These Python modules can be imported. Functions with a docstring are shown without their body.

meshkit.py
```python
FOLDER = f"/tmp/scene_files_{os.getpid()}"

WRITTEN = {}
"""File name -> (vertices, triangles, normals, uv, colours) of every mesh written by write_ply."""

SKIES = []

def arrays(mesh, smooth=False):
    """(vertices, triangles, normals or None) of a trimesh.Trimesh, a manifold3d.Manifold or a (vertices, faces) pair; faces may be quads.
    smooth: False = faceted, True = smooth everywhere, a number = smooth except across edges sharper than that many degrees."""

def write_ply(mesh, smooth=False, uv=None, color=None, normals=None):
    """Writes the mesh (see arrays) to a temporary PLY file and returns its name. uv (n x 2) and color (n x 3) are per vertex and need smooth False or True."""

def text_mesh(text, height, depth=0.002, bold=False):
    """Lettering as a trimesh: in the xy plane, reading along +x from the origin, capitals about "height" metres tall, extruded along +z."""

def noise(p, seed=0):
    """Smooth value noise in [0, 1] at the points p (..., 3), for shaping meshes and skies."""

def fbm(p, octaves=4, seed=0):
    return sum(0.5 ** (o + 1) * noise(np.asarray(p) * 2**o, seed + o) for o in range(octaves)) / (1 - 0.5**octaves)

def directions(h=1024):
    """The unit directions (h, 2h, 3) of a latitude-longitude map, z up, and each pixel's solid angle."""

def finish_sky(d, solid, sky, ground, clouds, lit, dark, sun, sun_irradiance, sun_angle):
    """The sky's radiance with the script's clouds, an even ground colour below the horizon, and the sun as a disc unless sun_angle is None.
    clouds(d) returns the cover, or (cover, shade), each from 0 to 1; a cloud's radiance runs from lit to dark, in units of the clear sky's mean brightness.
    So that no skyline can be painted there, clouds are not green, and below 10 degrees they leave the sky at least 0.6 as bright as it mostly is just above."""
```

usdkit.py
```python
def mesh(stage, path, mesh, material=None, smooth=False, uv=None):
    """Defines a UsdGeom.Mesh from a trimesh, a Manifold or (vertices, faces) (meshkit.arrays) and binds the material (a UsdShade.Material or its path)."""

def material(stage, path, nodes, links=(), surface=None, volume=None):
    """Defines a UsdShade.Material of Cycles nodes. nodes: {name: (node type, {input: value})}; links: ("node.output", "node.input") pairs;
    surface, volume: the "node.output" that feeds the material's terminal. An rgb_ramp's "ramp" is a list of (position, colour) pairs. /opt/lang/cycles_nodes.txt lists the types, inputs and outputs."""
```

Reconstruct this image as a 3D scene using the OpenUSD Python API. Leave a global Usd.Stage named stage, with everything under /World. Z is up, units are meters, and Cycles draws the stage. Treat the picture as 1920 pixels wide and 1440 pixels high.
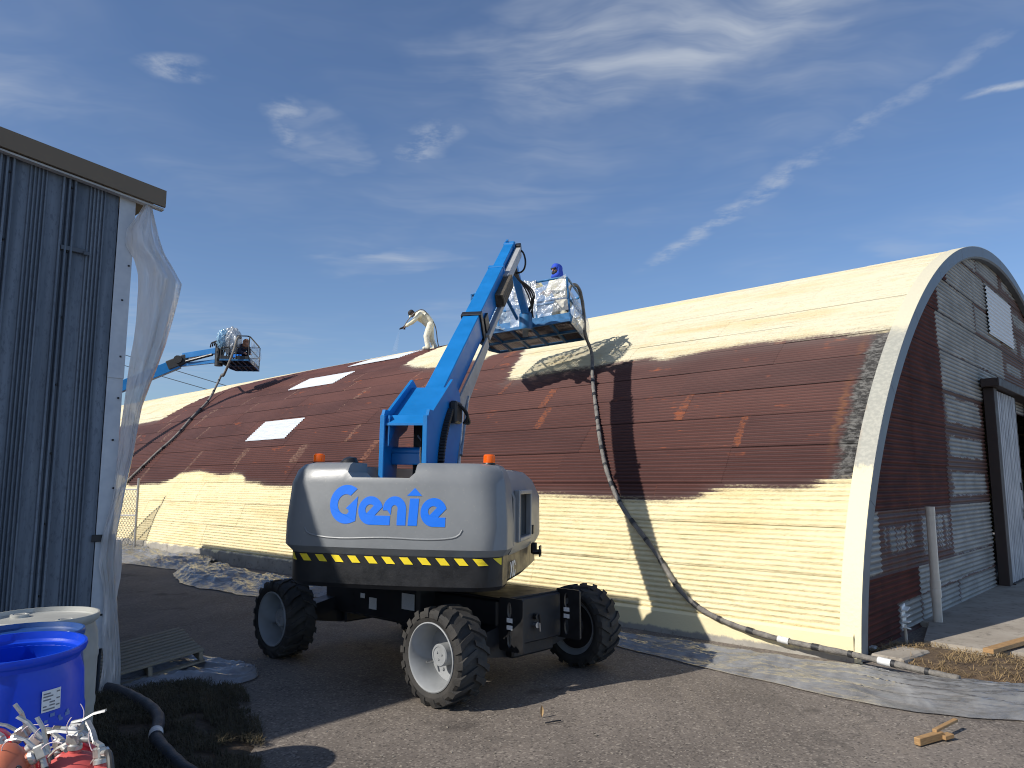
import math, random
import numpy as np, trimesh, usdkit, meshkit
import manifold3d as m3
import shapely.geometry as sg
from shapely import affinity
from shapely.ops import unary_union
from pxr import Usd, UsdGeom, UsdLux, UsdShade, Gf, Sdf

stage = Usd.Stage.CreateInMemory()
UsdGeom.SetStageUpAxis(stage, 'Z'); UsdGeom.SetStageMetersPerUnit(stage, 1.0)
world = UsdGeom.Xform.Define(stage, '/World'); stage.SetDefaultPrim(world.GetPrim())
S = 1.18                      # metres per layout unit
EYE = 1.95                    # eye height in layout units

# ------------------------------------------------------------ camera, sky, sun
cam = UsdGeom.Camera.Define(stage, '/World/camera')
cam.AddTranslateOp().Set(Gf.Vec3d(0, 0, EYE * S))
cam.AddRotateXOp().Set(90 + math.degrees(math.atan(185 / 1400)))
cam.CreateHorizontalApertureAttr(36.0); cam.CreateVerticalApertureAttr(27.0)
cam.CreateFocalLengthAttr(36 * 1400 / 1920)
cam.CreateClippingRangeAttr(Gf.Vec2f(0.05, 4000))
cam.CreateExposureAttr(0.12)

SUN_AZ, SUN_EL = math.radians(-122), math.radians(36)
sun_dir = np.array([math.sin(SUN_AZ) * math.cos(SUN_EL), math.cos(SUN_AZ) * math.cos(SUN_EL), math.sin(SUN_EL)])
sun = UsdLux.DistantLight.Define(stage, '/World/sun')
sun.CreateIntensityAttr(1.25); sun.CreateAngleAttr(0.53); sun.CreateNormalizeAttr(True)
sun.CreateColorAttr(Gf.Vec3f(1.0, 0.95, 0.87))
_q = Gf.Rotation(Gf.Vec3d(0, 0, 1), Gf.Vec3d(*map(float, sun_dir)))
sun.AddTransformOp().Set(Gf.Matrix4d().SetRotate(_q))

# sky: single scattering plus thin cirrus on a cloud layer (coordinates of the layer: direction / height)
def sky_material():
    n = {
        'tc': ('texture_coordinate', {}),
        'sky': ('sky_texture', {'sky_type': 'single_scattering', 'sun_disc': False, 'sun_elevation': SUN_EL, 'sun_rotation': SUN_AZ,
                                'air_density': 1.0, 'aerosol_density': 1.0, 'ozone_density': 2.0, 'altitude': 100.0}),
        'sep': ('separate_xyz', {}),
        'zc': ('math', {'math_type': 'maximum', 'value2': 0.04}),
        'px': ('math', {'math_type': 'divide'}), 'py': ('math', {'math_type': 'divide'}),
        'p': ('combine_xyz', {}),
    }
    l = [('tc.generated', 'sep.vector'), ('tc.generated', 'sky.vector'), ('sep.z', 'zc.value1'), ('sep.x', 'px.value1'), ('zc.value', 'px.value2'),
         ('sep.y', 'py.value1'), ('zc.value', 'py.value2'), ('px.value', 'p.x'), ('py.value', 'p.y')]
    # fibrous detail shared by all wisps
    n['warp'] = ('noise_texture', {'scale': 1.6, 'detail': 3.0}); l.append(('p.vector', 'warp.vector'))
    n['wv'] = ('vector_math', {'math_type': 'scale', 'scale': 0.5}); l.append(('warp.color', 'wv.vector1'))
    n['pw'] = ('vector_math', {'math_type': 'add'}); l += [('p.vector', 'pw.vector1'), ('wv.vector', 'pw.vector2')]
    n['mf'] = ('mapping', {'rotation': (0, 0, 0.75), 'scale': (1.1, 3.4, 1)}); l.append(('pw.vector', 'mf.vector'))
    n['fib'] = ('noise_texture', {'scale': 2.0, 'detail': 8.0, 'roughness': 0.55, 'distortion': 0.2}); l.append(('mf.vector', 'fib.vector'))
    n['fibr'] = ('map_range', {'range_type': 'smoothstep', 'from_min': 0.26, 'from_max': 0.86, 'to_min': 0.12, 'to_max': 1.0}); l.append(('fib.fac', 'fibr.value'))
    n['puf'] = ('noise_texture', {'scale': 9.0, 'detail': 7.0, 'roughness': 0.6}); l.append(('p.vector', 'puf.vector'))
    n['pufr'] = ('map_range', {'range_type': 'smoothstep', 'from_min': 0.33, 'from_max': 0.68, 'to_min': 0.0, 'to_max': 1.0}); l.append(('puf.fac', 'pufr.value'))
    # thin general veil
    n['veil'] = ('noise_texture', {'scale': 0.55, 'detail': 5.0, 'roughness': 0.55}); l.append(('pw.vector', 'veil.vector'))
    n['veilr'] = ('map_range', {'range_type': 'smoothstep', 'from_min': 0.42, 'from_max': 0.75, 'to_min': 0.0, 'to_max': 0.45}); l.append(('veil.fac', 'veilr.value'))
    n['veilf'] = ('math', {'math_type': 'multiply'}); l += [('veilr.result', 'veilf.value1'), ('fibr.result', 'veilf.value2')]
    last = 'veilf.value'
    # single clouds: (a, b) ends of their axis on the layer, half width, strength, detail
    for i, (a, b, w, k, det) in enumerate(CLOUDS):
        a, b = np.array(a, float), np.array(b, float)
        L = np.linalg.norm(b - a); d = (b - a) / L; nn = np.array([-d[1], d[0]])
        ref = 'p.vector' if det == 'puf' else 'pw2.vector'
        if 'pw2' not in n:
            n['warp2'] = ('noise_texture', {'scale': 3.2, 'detail': 5.0}); l.append(('p.vector', 'warp2.vector'))
            n['wc2'] = ('vector_math', {'math_type': 'add', 'vector2': (-0.5, -0.5, -0.5)}); l.append(('warp2.color', 'wc2.vector1'))
            n['ws2'] = ('vector_math', {'math_type': 'scale', 'scale': 0.55}); l.append(('wc2.vector', 'ws2.vector1'))
            n['pw2'] = ('vector_math', {'math_type': 'add'}); l += [('p.vector', 'pw2.vector1'), ('ws2.vector', 'pw2.vector2')]
            n['ws3'] = ('vector_math', {'math_type': 'scale', 'scale': 0.16}); l.append(('wc2.vector', 'ws3.vector1'))
            n['pw3'] = ('vector_math', {'math_type': 'add'}); l += [('p.vector', 'pw3.vector1'), ('ws3.vector', 'pw3.vector2')]
        ref = 'pw3.vector' if det == 'puf' else 'pw2.vector'
        n[f'd{i}'] = ('vector_math', {'math_type': 'dot_product', 'vector2': (*d, 0)}); l.append((ref, f'd{i}.vector1'))
        n[f'e{i}'] = ('vector_math', {'math_type': 'dot_product', 'vector2': (*nn, 0)}); l.append((ref, f'e{i}.vector1'))
        m = (a + b) / 2
        n[f'da{i}'] = ('math', {'math_type': 'subtract', 'value2': float(m @ d)}); l.append((f'd{i}.value', f'da{i}.value1'))
        n[f'db{i}'] = ('math', {'math_type': 'absolute'}); l.append((f'da{i}.value', f'db{i}.value1'))
        n[f'dc{i}'] = ('map_range', {'range_type': 'smoothstep', 'from_min': L / 2 * 0.55, 'from_max': L / 2 * 1.15, 'to_min': 1.0, 'to_max': 0.0}); l.append((f'db{i}.value', f'dc{i}.value'))
        n[f'ea{i}'] = ('math', {'math_type': 'subtract', 'value2': float(m @ nn)}); l.append((f'e{i}.value', f'ea{i}.value1'))
        n[f'eb{i}'] = ('math', {'math_type': 'absolute'}); l.append((f'ea{i}.value', f'eb{i}.value1'))
        n[f'ec{i}'] = ('map_range', {'range_type': 'smoothstep', 'from_min': 0.0, 'from_max': w, 'to_min': k, 'to_max': 0.0}); l.append((f'eb{i}.value', f'ec{i}.value'))
        n[f'f{i}'] = ('math', {'math_type': 'multiply'}); l += [(f'dc{i}.result', f'f{i}.value1'), (f'ec{i}.result', f'f{i}.value2')]
        n[f'g{i}'] = ('math', {'math_type': 'multiply'}); l += [(f'f{i}.value', f'g{i}.value1'), (('pufr' if det == 'puf' else 'fibr') + '.result', f'g{i}.value2')]
        n[f'h{i}'] = ('math', {'math_type': 'maximum'}); l += [(last, f'h{i}.value1'), (f'g{i}.value', f'h{i}.value2')]
        last = f'h{i}.value'
    n['fade'] = ('map_range', {'from_min': 0.03, 'from_max': 0.16, 'to_min': 0.15, 'to_max': 1.0, 'clamp': True}); l.append(('sep.z', 'fade.value'))
    n['cov'] = ('math', {'math_type': 'multiply', 'use_clamp': True}); l += [(last, 'cov.value1'), ('fade.result', 'cov.value2')]
    n['tint'] = ('mix', {'mix_type': 'multiply', 'fac': 1.0, 'color2': SKY_TINT}); l.append(('sky.color', 'tint.color1'))
    n['mix'] = ('mix', {'color2': CLOUD_RGB}); l += [('cov.value', 'mix.fac'), ('tint.color', 'mix.color1')]
    n['bg'] = ('background_shader', {'strength': 0.092}); l.append(('mix.color', 'bg.color'))
    return usdkit.material(stage, '/World/Looks/sky', n, l, surface='bg.background')

SKY_TINT = (0.97, 1.09, 1.28)
CLOUD_RGB = (5.6, 6.1, 6.8)
def layer(x, y):          # a direction given as bearing (degrees right of north) and elevation -> cloud-layer point
    b, e = math.radians(x), math.radians(y)
    return (math.sin(b) / math.tan(e), math.cos(b) / math.tan(e))
CLOUDS = []
for a, b, w, k, det in [((-6, 28.8), (30, 31.5), 0.34, 0.85, 'fib'), ((2, 31), (20, 32), 0.22, 0.75, 'fib'), ((-2, 34), (22, 37), 0.25, 0.5, 'fib'),
                        ((-18.0, 27.4), (-17.0, 24.2), 0.07, 0.42, 'puf'), ((-16.0, 27.2), (-14.4, 23.6), 0.12, 0.42, 'fib'), ((-19, 24.4), (-12.0, 23.0), 0.10, 0.32, 'fib'), ((-27, 28.8), (-25, 27.2), 0.10, 0.6, 'puf'), ((-12, 17.4), (-7.6, 15.6), 0.42, 0.55, 'fib'),
                        ((-8.6, 23.8), (-4.6, 26.8), 0.12, 0.5, 'puf'), ((10.2, 15.9), (24.6, 23.4), 0.085, 0.46, 'puf'), ((23.6, 23.0), (37, 28.2), 0.075, 0.28, 'puf'),
                        ((32.4, 24.6), (42, 24.1), 0.028, 0.7, 'puf'), ((30, 31.5), (44, 35), 0.10, 0.45, 'fib'), ((26, 15.8), (40, 17.2), 0.5, 0.25, 'fib'),
                        ((-50, 30), (-34, 22), 0.35, 0.4, 'fib'), ((60, 30), (110, 34), 0.4, 0.6, 'fib'), ((170, 36), (215, 30), 0.5, 0.6, 'fib')]:
    CLOUDS.append((layer(*a), layer(*b), w, k, det))
dome = UsdLux.DomeLight.Define(stage, '/World/sky')
UsdShade.MaterialBindingAPI.Apply(dome.GetPrim()).Bind(sky_material())
dome.GetPrim().SetCustomDataByKey('kind', 'structure')

# ------------------------------------------------------------ frames and mesh helpers
rng = np.random.default_rng(7)
HA = math.radians(-46.9)
A = np.array([math.sin(HA), math.cos(HA), 0.0])       # along the hall, away from its near end
W = np.array([math.cos(HA), -math.sin(HA), 0.0])      # across the hall
Z = np.array([0, 0, 1.0])
K = np.array([3.77, 8.4756, 0.0])                     # near corner of the hall

class Fr:
    def __init__(s, o, x, y, z): s.o, s.x, s.y, s.z = (np.array(v, float) for v in (o, x, y, z))
    def p(s, a, b, c): return s.o + s.x * a + s.y * b + s.z * c
    def pts(s, P): P = np.asarray(P, float); return s.o + P @ np.array([s.x, s.y, s.z])
    def at(s, a, b, c): return Fr(s.p(a, b, c), s.x, s.y, s.z)
    def rot(s, axis, deg):
        c, d = math.cos(math.radians(deg)), math.sin(math.radians(deg))
        if axis == 'z': return Fr(s.o, s.x * c + s.y * d, s.y * c - s.x * d, s.z)
        if axis == 'x': return Fr(s.o, s.x, s.y * c + s.z * d, s.z * c - s.y * d)
        return Fr(s.o, s.x * c - s.z * d, s.y, s.z * c + s.x * d)
F0 = Fr((0, 0, 0), (1, 0, 0), (0, 1, 0), (0, 0, 1))
def unit(v): v = np.array(v, float); return v / np.linalg.norm(v)
def along(p0, p1, up=(0, 0, 1)):
    """frame at p0 with z along p0->p1"""
    z = unit(np.array(p1, float) - p0)
    up = np.array(up, float)
    if abs(z @ up) > 0.98: up = np.array([0, 1.0, 0])
    x = unit(np.cross(up, z)); y = np.cross(z, x)
    return Fr(p0, x, y, z)

def cat(*ms):
    ms = [m for m in ms if m is not None]
    v, f, n = [], [], 0
    for m in ms:
        mv, mf = np.asarray(m[0] if isinstance(m, tuple) else m.vertices), np.asarray(m[1] if isinstance(m, tuple) else m.faces)
        if mf.shape[1] == 4: mf = np.vstack([mf[:, [0, 1, 2]], mf[:, [0, 2, 3]]])
        v.append(mv); f.append(mf + n); n += len(mv)
    return (np.vstack(v), np.vstack(f))

def box(fr, x, y, z, c=0.0):
    """box between the ranges x, y, z of a frame, edges chamfered by c"""
    if c <= 0:
        P = [(a, b, d) for a in x for b in y for d in z]
        f = [[0, 1, 3], [0, 3, 2], [4, 6, 7], [4, 7, 5], [0, 4, 5], [0, 5, 1], [2, 3, 7], [2, 7, 6], [0, 2, 6], [0, 6, 4], [1, 5, 7], [1, 7, 3]]
        v = fr.pts(P); f = np.array(f)
        if np.linalg.det(np.array([fr.x, fr.y, fr.z])) * np.prod([x[1] - x[0], y[1] - y[0], z[1] - z[0]]) < 0: f = f[:, ::-1]
        return (v, f)
    c = min(c, *(abs(q[1] - q[0]) * 0.45 for q in (x, y, z)))
    P = []
    for i, a in enumerate(x):
        for j, b in enumerate(y):
            for k, d in enumerate(z):
                sx, sy, sz = (1 if i == 0 else -1) * c, (1 if j == 0 else -1) * c, (1 if k == 0 else -1) * c
                P += [(a, b + sy, d + sz), (a + sx, b, d + sz), (a + sx, b + sy, d)]
    h = trimesh.Trimesh(fr.pts(P), np.zeros((0, 3), int), process=False).convex_hull
    return (np.array(h.vertices), np.array(h.faces))

def hull(P):
    h = trimesh.Trimesh(np.asarray(P, float), np.zeros((0, 3), int), process=False).convex_hull
    return (np.array(h.vertices), np.array(h.faces))

def bar(p0, p1, w, h, up=(0, 0, 1), c=0.0, ext=0.0):
    fr = along(np.array(p0, float), np.array(p1, float), up)
    L = np.linalg.norm(np.array(p1, float) - p0)
    return box(fr, (-w / 2, w / 2), (-h / 2, h / 2), (-ext, L + ext), c)

def tube(P, r, n=8, caps=True):
    P = np.asarray(P, float); m = len(P)
    r = np.broadcast_to(np.asarray(r, float), (m,))
    T = np.gradient(P, axis=0); T /= np.maximum(np.linalg.norm(T, axis=1, keepdims=True), 1e-9)
    u = np.cross(T[0], [0, 0, 1.0])
    if np.linalg.norm(u) < 0.1: u = np.cross(T[0], [0, 1.0, 0])
    u = unit(u); V = []
    a = np.linspace(0, 2 * np.pi, n, endpoint=False)
    for i in range(m):
        u = unit(u - T[i] * (u @ T[i])); w = np.cross(T[i], u)
        V.append(P[i] + r[i] * (np.cos(a)[:, None] * u + np.sin(a)[:, None] * w))
    V = np.vstack(V); f = []
    for i in range(m - 1):
        for k in range(n):
            k2 = (k + 1) % n
            f += [[i * n + k, i * n + k2, (i + 1) * n + k2], [i * n + k, (i + 1) * n + k2, (i + 1) * n + k]]
    if caps:
        V = np.vstack([V, P[0], P[-1]]); b = m * n
        for k in range(n):
            k2 = (k + 1) % n
            f += [[b, k2, k], [b + 1, (m - 1) * n + k, (m - 1) * n + k2]]
    return (V, np.array(f))

def rod(p0, p1, r, n=10): return tube([p0, p1], r, n)

def spline(P, n=40, closed=False):
    from scipy.interpolate import CubicSpline
    P = np.asarray(P, float); d = np.concatenate([[0], np.cumsum(np.linalg.norm(np.diff(P, axis=0), axis=1))])
    return CubicSpline(d, P)(np.linspace(0, d[-1], n))

def lathe(fr, prof, n=24, a0=0.0, a1=2 * np.pi):
    """prof: (radius, height) along the frame's z"""
    full = abs(a1 - a0 - 2 * np.pi) < 1e-6
    a = np.linspace(a0, a1, n, endpoint=not full); m = len(prof); V = []
    for r, z in prof: V.append(np.stack([r * np.cos(a), r * np.sin(a), np.full(n, z)], 1))
    f = []
    for i in range(m - 1):
        for k in range(n if full else n - 1):
            k2 = (k + 1) % n
            f += [[i * n + k, i * n + k2, (i + 1) * n + k2], [i * n + k, (i + 1) * n + k2, (i + 1) * n + k]]
    return (fr.pts(np.vstack(V)), np.array(f))

def prism(fr, poly, z0, z1):
    g = poly if hasattr(poly, 'geom_type') else sg.Polygon(poly)
    out = []
    for q in getattr(g, 'geoms', [g]):
        m = trimesh.creation.extrude_polygon(q, z1 - z0, engine='earcut')
        v = np.array(m.vertices); v[:, 2] += z0
        f = np.array(m.faces)
        if np.linalg.det(np.array([fr.x, fr.y, fr.z])) < 0: f = f[:, ::-1]
        out.append((fr.pts(v), f))
    return cat(*out)

def rounded(P, r=0.1, n=6, closed=False):
    """polyline with rounded corners"""
    P = [np.array(q, float) for q in P]; out = []
    if not closed: out.append(P[0])
    rng_ = range(len(P)) if closed else range(1, len(P) - 1)
    for i in rng_:
        a, b, c = P[i - 1], P[i], P[(i + 1) % len(P)]
        d1, d2 = np.linalg.norm(a - b), np.linalg.norm(c - b); k = min(r, d1 * .45, d2 * .45)
        p, q = b + (a - b) / d1 * k, b + (c - b) / d2 * k
        for t_ in np.linspace(0, 1, n): out.append((1 - t_) ** 2 * p + 2 * t_ * (1 - t_) * b + t_ ** 2 * q)
    if closed: out.append(out[0])
    else: out.append(P[-1])
    return np.array(out)

def grid_mesh(P):
    """P: (n, m, 3) grid of points"""
    n, m = P.shape[:2]
    i, j = np.meshgrid(np.arange(n - 1), np.arange(m - 1), indexing='ij')
    a = (i * m + j).ravel()
    f = np.vstack([np.stack([a, a + m, a + m + 1], 1), np.stack([a, a + m + 1, a + 1], 1)])
    return (P.reshape(-1, 3), f)

def grid_uv(n, m, u0=0.0, v0=0.0):
    u, v = np.meshgrid(np.linspace(0.02, 0.98, n), np.linspace(0, 1, m), indexing='ij')
    return np.stack([u.ravel() + u0, v.ravel() + v0], 1)

def weld_up(v, f): return (v, f if np.asarray(f).shape[1] == 3 else f)

# ------------------------------------------------------------ scene tree
used = {}
def numbered(path):
    if path not in used: used[path] = 0; return path
    used[path] += 1
    return f'{path}_{used[path]:03d}'
origin = {}
def setdata(pr, **kw):
    for k, v in kw.items():
        if v is not None: pr.SetCustomDataByKey(k, v)
def thing(name, label, category, loc=(0, 0, 0), rotz=0.0, group=None, kind=None, local=False):
    path = numbered('/World/' + name)
    x = UsdGeom.Xform.Define(stage, path); loc = np.array(loc, float)
    x.AddTranslateOp().Set(Gf.Vec3d(*map(float, loc * S)))
    if rotz: x.AddRotateZOp().Set(math.degrees(rotz))
    origin[path] = np.zeros(3) if local else loc
    setdata(x.GetPrim(), label=label, category=category, group=group, kind=kind)
    return path
def sub(parent, name):
    path = numbered(f'{parent}/{name}')
    UsdGeom.Xform.Define(stage, path); origin[path] = origin[parent]
    return path
def obj(name, mesh, mat, parent='/World', smooth=30, uv=None, label=None, category=None, group=None, kind=None):
    path = numbered(f'{parent}/{name}')
    if not isinstance(mesh, tuple): mesh = (np.array(mesh.vertices), np.array(mesh.faces))
    o = origin.get(parent, np.zeros(3)); v = (np.asarray(mesh[0], float) - o) * S
    f = np.asarray(mesh[1])
    if f.shape[1] == 4: f = np.vstack([f[:, [0, 1, 2]], f[:, [0, 2, 3]]])
    if uv is None:
        q = v[f]; f = f[np.linalg.norm(np.cross(q[:, 1] - q[:, 0], q[:, 2] - q[:, 0]), axis=1) > 1e-12]
        idx, inv = np.unique(f, return_inverse=True); v, f = v[idx], inv.reshape(-1, 3)
    m = usdkit.mesh(stage, path, (v, f), mat, smooth=True if (uv is not None and smooth) else smooth, uv=uv)
    origin[path] = o
    setdata(m.GetPrim(), label=label, category=category, group=group, kind=kind)
    return path
def copy_of(src, name, label, loc, rotz=0.0, group=None, scale=1.0, tilt=None):
    path = numbered('/World/' + name)
    x = UsdGeom.Xform.Define(stage, path)
    x.AddTranslateOp().Set(Gf.Vec3d(*map(float, np.array(loc, float) * S)))
    was = stage.GetPrimAtPath(src).GetCustomData()
    x.GetPrim().GetReferences().AddInternalReference(src)
    x.GetPrim().SetInstanceable(True)
    x.ClearXformOpOrder()
    ops = [x.GetTranslateOp() if hasattr(x, 'GetTranslateOp') else x.AddTranslateOp()]
    mat = Gf.Matrix4d(1.0)
    r = Gf.Rotation(Gf.Vec3d(0, 0, 1), math.degrees(rotz))
    if tilt: r = Gf.Rotation(Gf.Vec3d(*tilt[0]), tilt[1]) * r
    sc = Gf.Matrix4d().SetScale(scale)
    m = sc * Gf.Matrix4d().SetRotate(r); m.SetTranslateOnly(Gf.Vec3d(*map(float, np.array(loc, float) * S)))
    x.ClearXformOpOrder(); x.AddTransformOp().Set(m)
    setdata(x.GetPrim(), label=label, category=was['category'], group=group)
    return path

# ------------------------------------------------------------ materials
MATS = {}
def mat(name, color, rough=0.5, metal=0.0, var=0.0, scale=8.0, bump=0.0, bscale=40.0, coat=0.0, color2=None, spec=0.5, stretch=None, bdist=0.02, speck=None):
    """principled paint with noisy colour variation and fine relief"""
    if name in MATS: return MATS[name]
    n = {'p': ('principled_bsdf', {'base_color': color, 'roughness': rough, 'metallic': metal, 'coat_weight': coat, 'specular_ior_level': spec})}
    l = []
    n['g'] = ('texture_coordinate', {})
    src = 'g.object'
    if stretch:
        n['mp'] = ('mapping', {'scale': stretch}); l.append(('g.object', 'mp.vector')); src = 'mp.vector'
    if var > 0 or color2 is not None:
        n['n'] = ('noise_texture', {'scale': scale, 'detail': 6.0, 'roughness': 0.6}); l.append((src, 'n.vector'))
        n['mr'] = ('map_range', {'from_min': 0.3, 'from_max': 0.7, 'to_min': 0.0, 'to_max': 1.0, 'clamp': True}); l.append(('n.fac', 'mr.value'))
        c = np.array(color)
        a, b = (c * (1 - var), np.minimum(c * (1 + var), 0.9)) if color2 is None else (c, np.array(color2))
        n['mx'] = ('mix', {'color1': tuple(a), 'color2': tuple(b)}); l += [('mr.result', 'mx.fac'), ('mx.color', 'p.base_color')]
        n['rr'] = ('map_range', {'from_min': 0.3, 'from_max': 0.7, 'to_min': max(rough - 0.08, 0.03), 'to_max': min(rough + 0.10, 1)}); l += [('n.fac', 'rr.value'), ('rr.result', 'p.roughness')]
    if speck is not None:
        n['sn'] = ('noise_texture', {'scale': 26.0, 'detail': 7.0, 'roughness': 0.75}); l.append(('g.object', 'sn.vector'))
        n['sr'] = ('map_range', {'range_type': 'smoothstep', 'from_min': 0.57, 'from_max': 0.76, 'to_min': 0.0, 'to_max': 0.55}); l.append(('sn.fac', 'sr.value'))
        n['smx'] = ('mix', {'color2': speck}); l = [q for q in l if q[1] != 'p.base_color'] + [('sr.result', 'smx.fac'), ('mx.color', 'smx.color1'), ('smx.color', 'p.base_color')]
    if bump > 0:
        n['bn'] = ('noise_texture', {'scale': bscale, 'detail': 5.0, 'roughness': 0.6}); l.append((src, 'bn.vector'))
        n['b'] = ('bump', {'strength': bump, 'distance': bdist}); l += [('bn.fac', 'b.height'), ('b.normal', 'p.normal')]
    MATS[name] = usdkit.material(stage, '/World/Looks/' + name, n, l, surface='p.BSDF')
    return MATS[name]

def film(name, white=(0.8, 0.82, 0.84), clear=0.5, rough=0.18, scale=5.0, spread=0.25, bump=0.5, bscale=7.0, fres=0.22, stretch=(1, 1, 1)):
    """thin polythene: part clear, part milky, glossy"""
    if name in MATS: return MATS[name]
    n = {'g': ('texture_coordinate', {}), 'n': ('noise_texture', {'scale': scale, 'detail': 5.0, 'roughness': 0.65, 'distortion': 1.0}),
         'mr': ('map_range', {'from_min': 0.3, 'from_max': 0.7, 'to_min': max(0, clear - spread), 'to_max': min(1, clear + spread), 'clamp': True}),
         'bn': ('noise_texture', {'scale': bscale, 'detail': 6.0, 'roughness': 0.55, 'distortion': 1.5}), 'b': ('bump', {'strength': bump, 'distance': 0.03}),
         'd': ('diffuse_bsdf', {'color': white}), 't': ('translucent_bsdf', {'color': white}), 'dt': ('mix_closure', {'fac': 0.45}),
         'gl': ('glossy_bsdf', {'color': (0.95, 0.95, 0.95), 'roughness': rough}), 'fr': ('layer_weight', {'blend': fres}), 'mp': ('mapping', {'scale': stretch}),
         'tr': ('transparent_bsdf', {'color': (0.97, 0.97, 0.97)}), 'm1': ('mix_closure', {}), 'm2': ('mix_closure', {}),
         'fa': ('math', {'math_type': 'add', 'value2': 0.05, 'use_clamp': True})}
    l = [('g.object', 'mp.vector'), ('mp.vector', 'n.vector'), ('mp.vector', 'bn.vector'), ('n.fac', 'mr.value'), ('bn.fac', 'b.height'), ('b.normal', 'd.normal'), ('b.normal', 'gl.normal'), ('b.normal', 'fr.normal'),
         ('d.BSDF', 'dt.closure1'), ('t.BSDF', 'dt.closure2'), ('mr.result', 'm1.fac'), ('dt.closure', 'm1.closure1'), ('tr.BSDF', 'm1.closure2'),
         ('fr.fresnel', 'fa.value1'), ('fa.value', 'm2.fac'), ('m1.closure', 'm2.closure1'), ('gl.BSDF', 'm2.closure2')]
    MATS[name] = usdkit.material(stage, '/World/Looks/' + name, n, l, surface='m2.closure')
    return MATS[name]

blue = mat("blue_boom_paint", (0.003, 0.15, 0.42), 0.38, var=0.12, scale=2.2, bump=0.06, bscale=60, speck=(0.06, 0.17, 0.34))
grey_body = mat('grey_body_paint', (0.18, 0.19, 0.197), 0.42, var=0.10, scale=1.6, bump=0.05, bscale=30, speck=(0.33, 0.31, 0.27))
black_paint = mat('black_chassis_paint', (0.012, 0.012, 0.013), 0.42, var=0.35, scale=6, bump=0.08, bscale=50, speck=(0.05, 0.044, 0.037))
rubber = mat('tyre_rubber', (0.012, 0.0115, 0.011), 0.8, color2=(0.045, 0.041, 0.036), scale=5, bump=0.25, bscale=60)
rim_grey = mat('wheel_rim_grey', (0.25, 0.26, 0.265), 0.42, var=0.10, scale=6, bump=0.05)
steel = mat('bare_steel', (0.45, 0.45, 0.45), 0.32, metal=0.9, var=0.2)
grey_steel = mat('grey_tray_steel', (0.34, 0.34, 0.335), 0.45, var=0.15, scale=5)
dark_plastic = mat('black_rubber_hose', (0.02, 0.02, 0.021), 0.55, var=0.3, scale=20, bump=0.2, bscale=90)
logo_blue = mat('logo_blue', (0.002, 0.15, 0.72), 0.4)
yellow = mat('hazard_yellow', (0.80, 0.62, 0.02), 0.45, var=0.05)
white_decal = mat('white_decal', (0.72, 0.72, 0.70), 0.5, var=0.08, scale=60)
white_plastic = mat('white_plastic', (0.70, 0.70, 0.67), 0.4, var=0.08, scale=6, bump=0.05)

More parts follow.
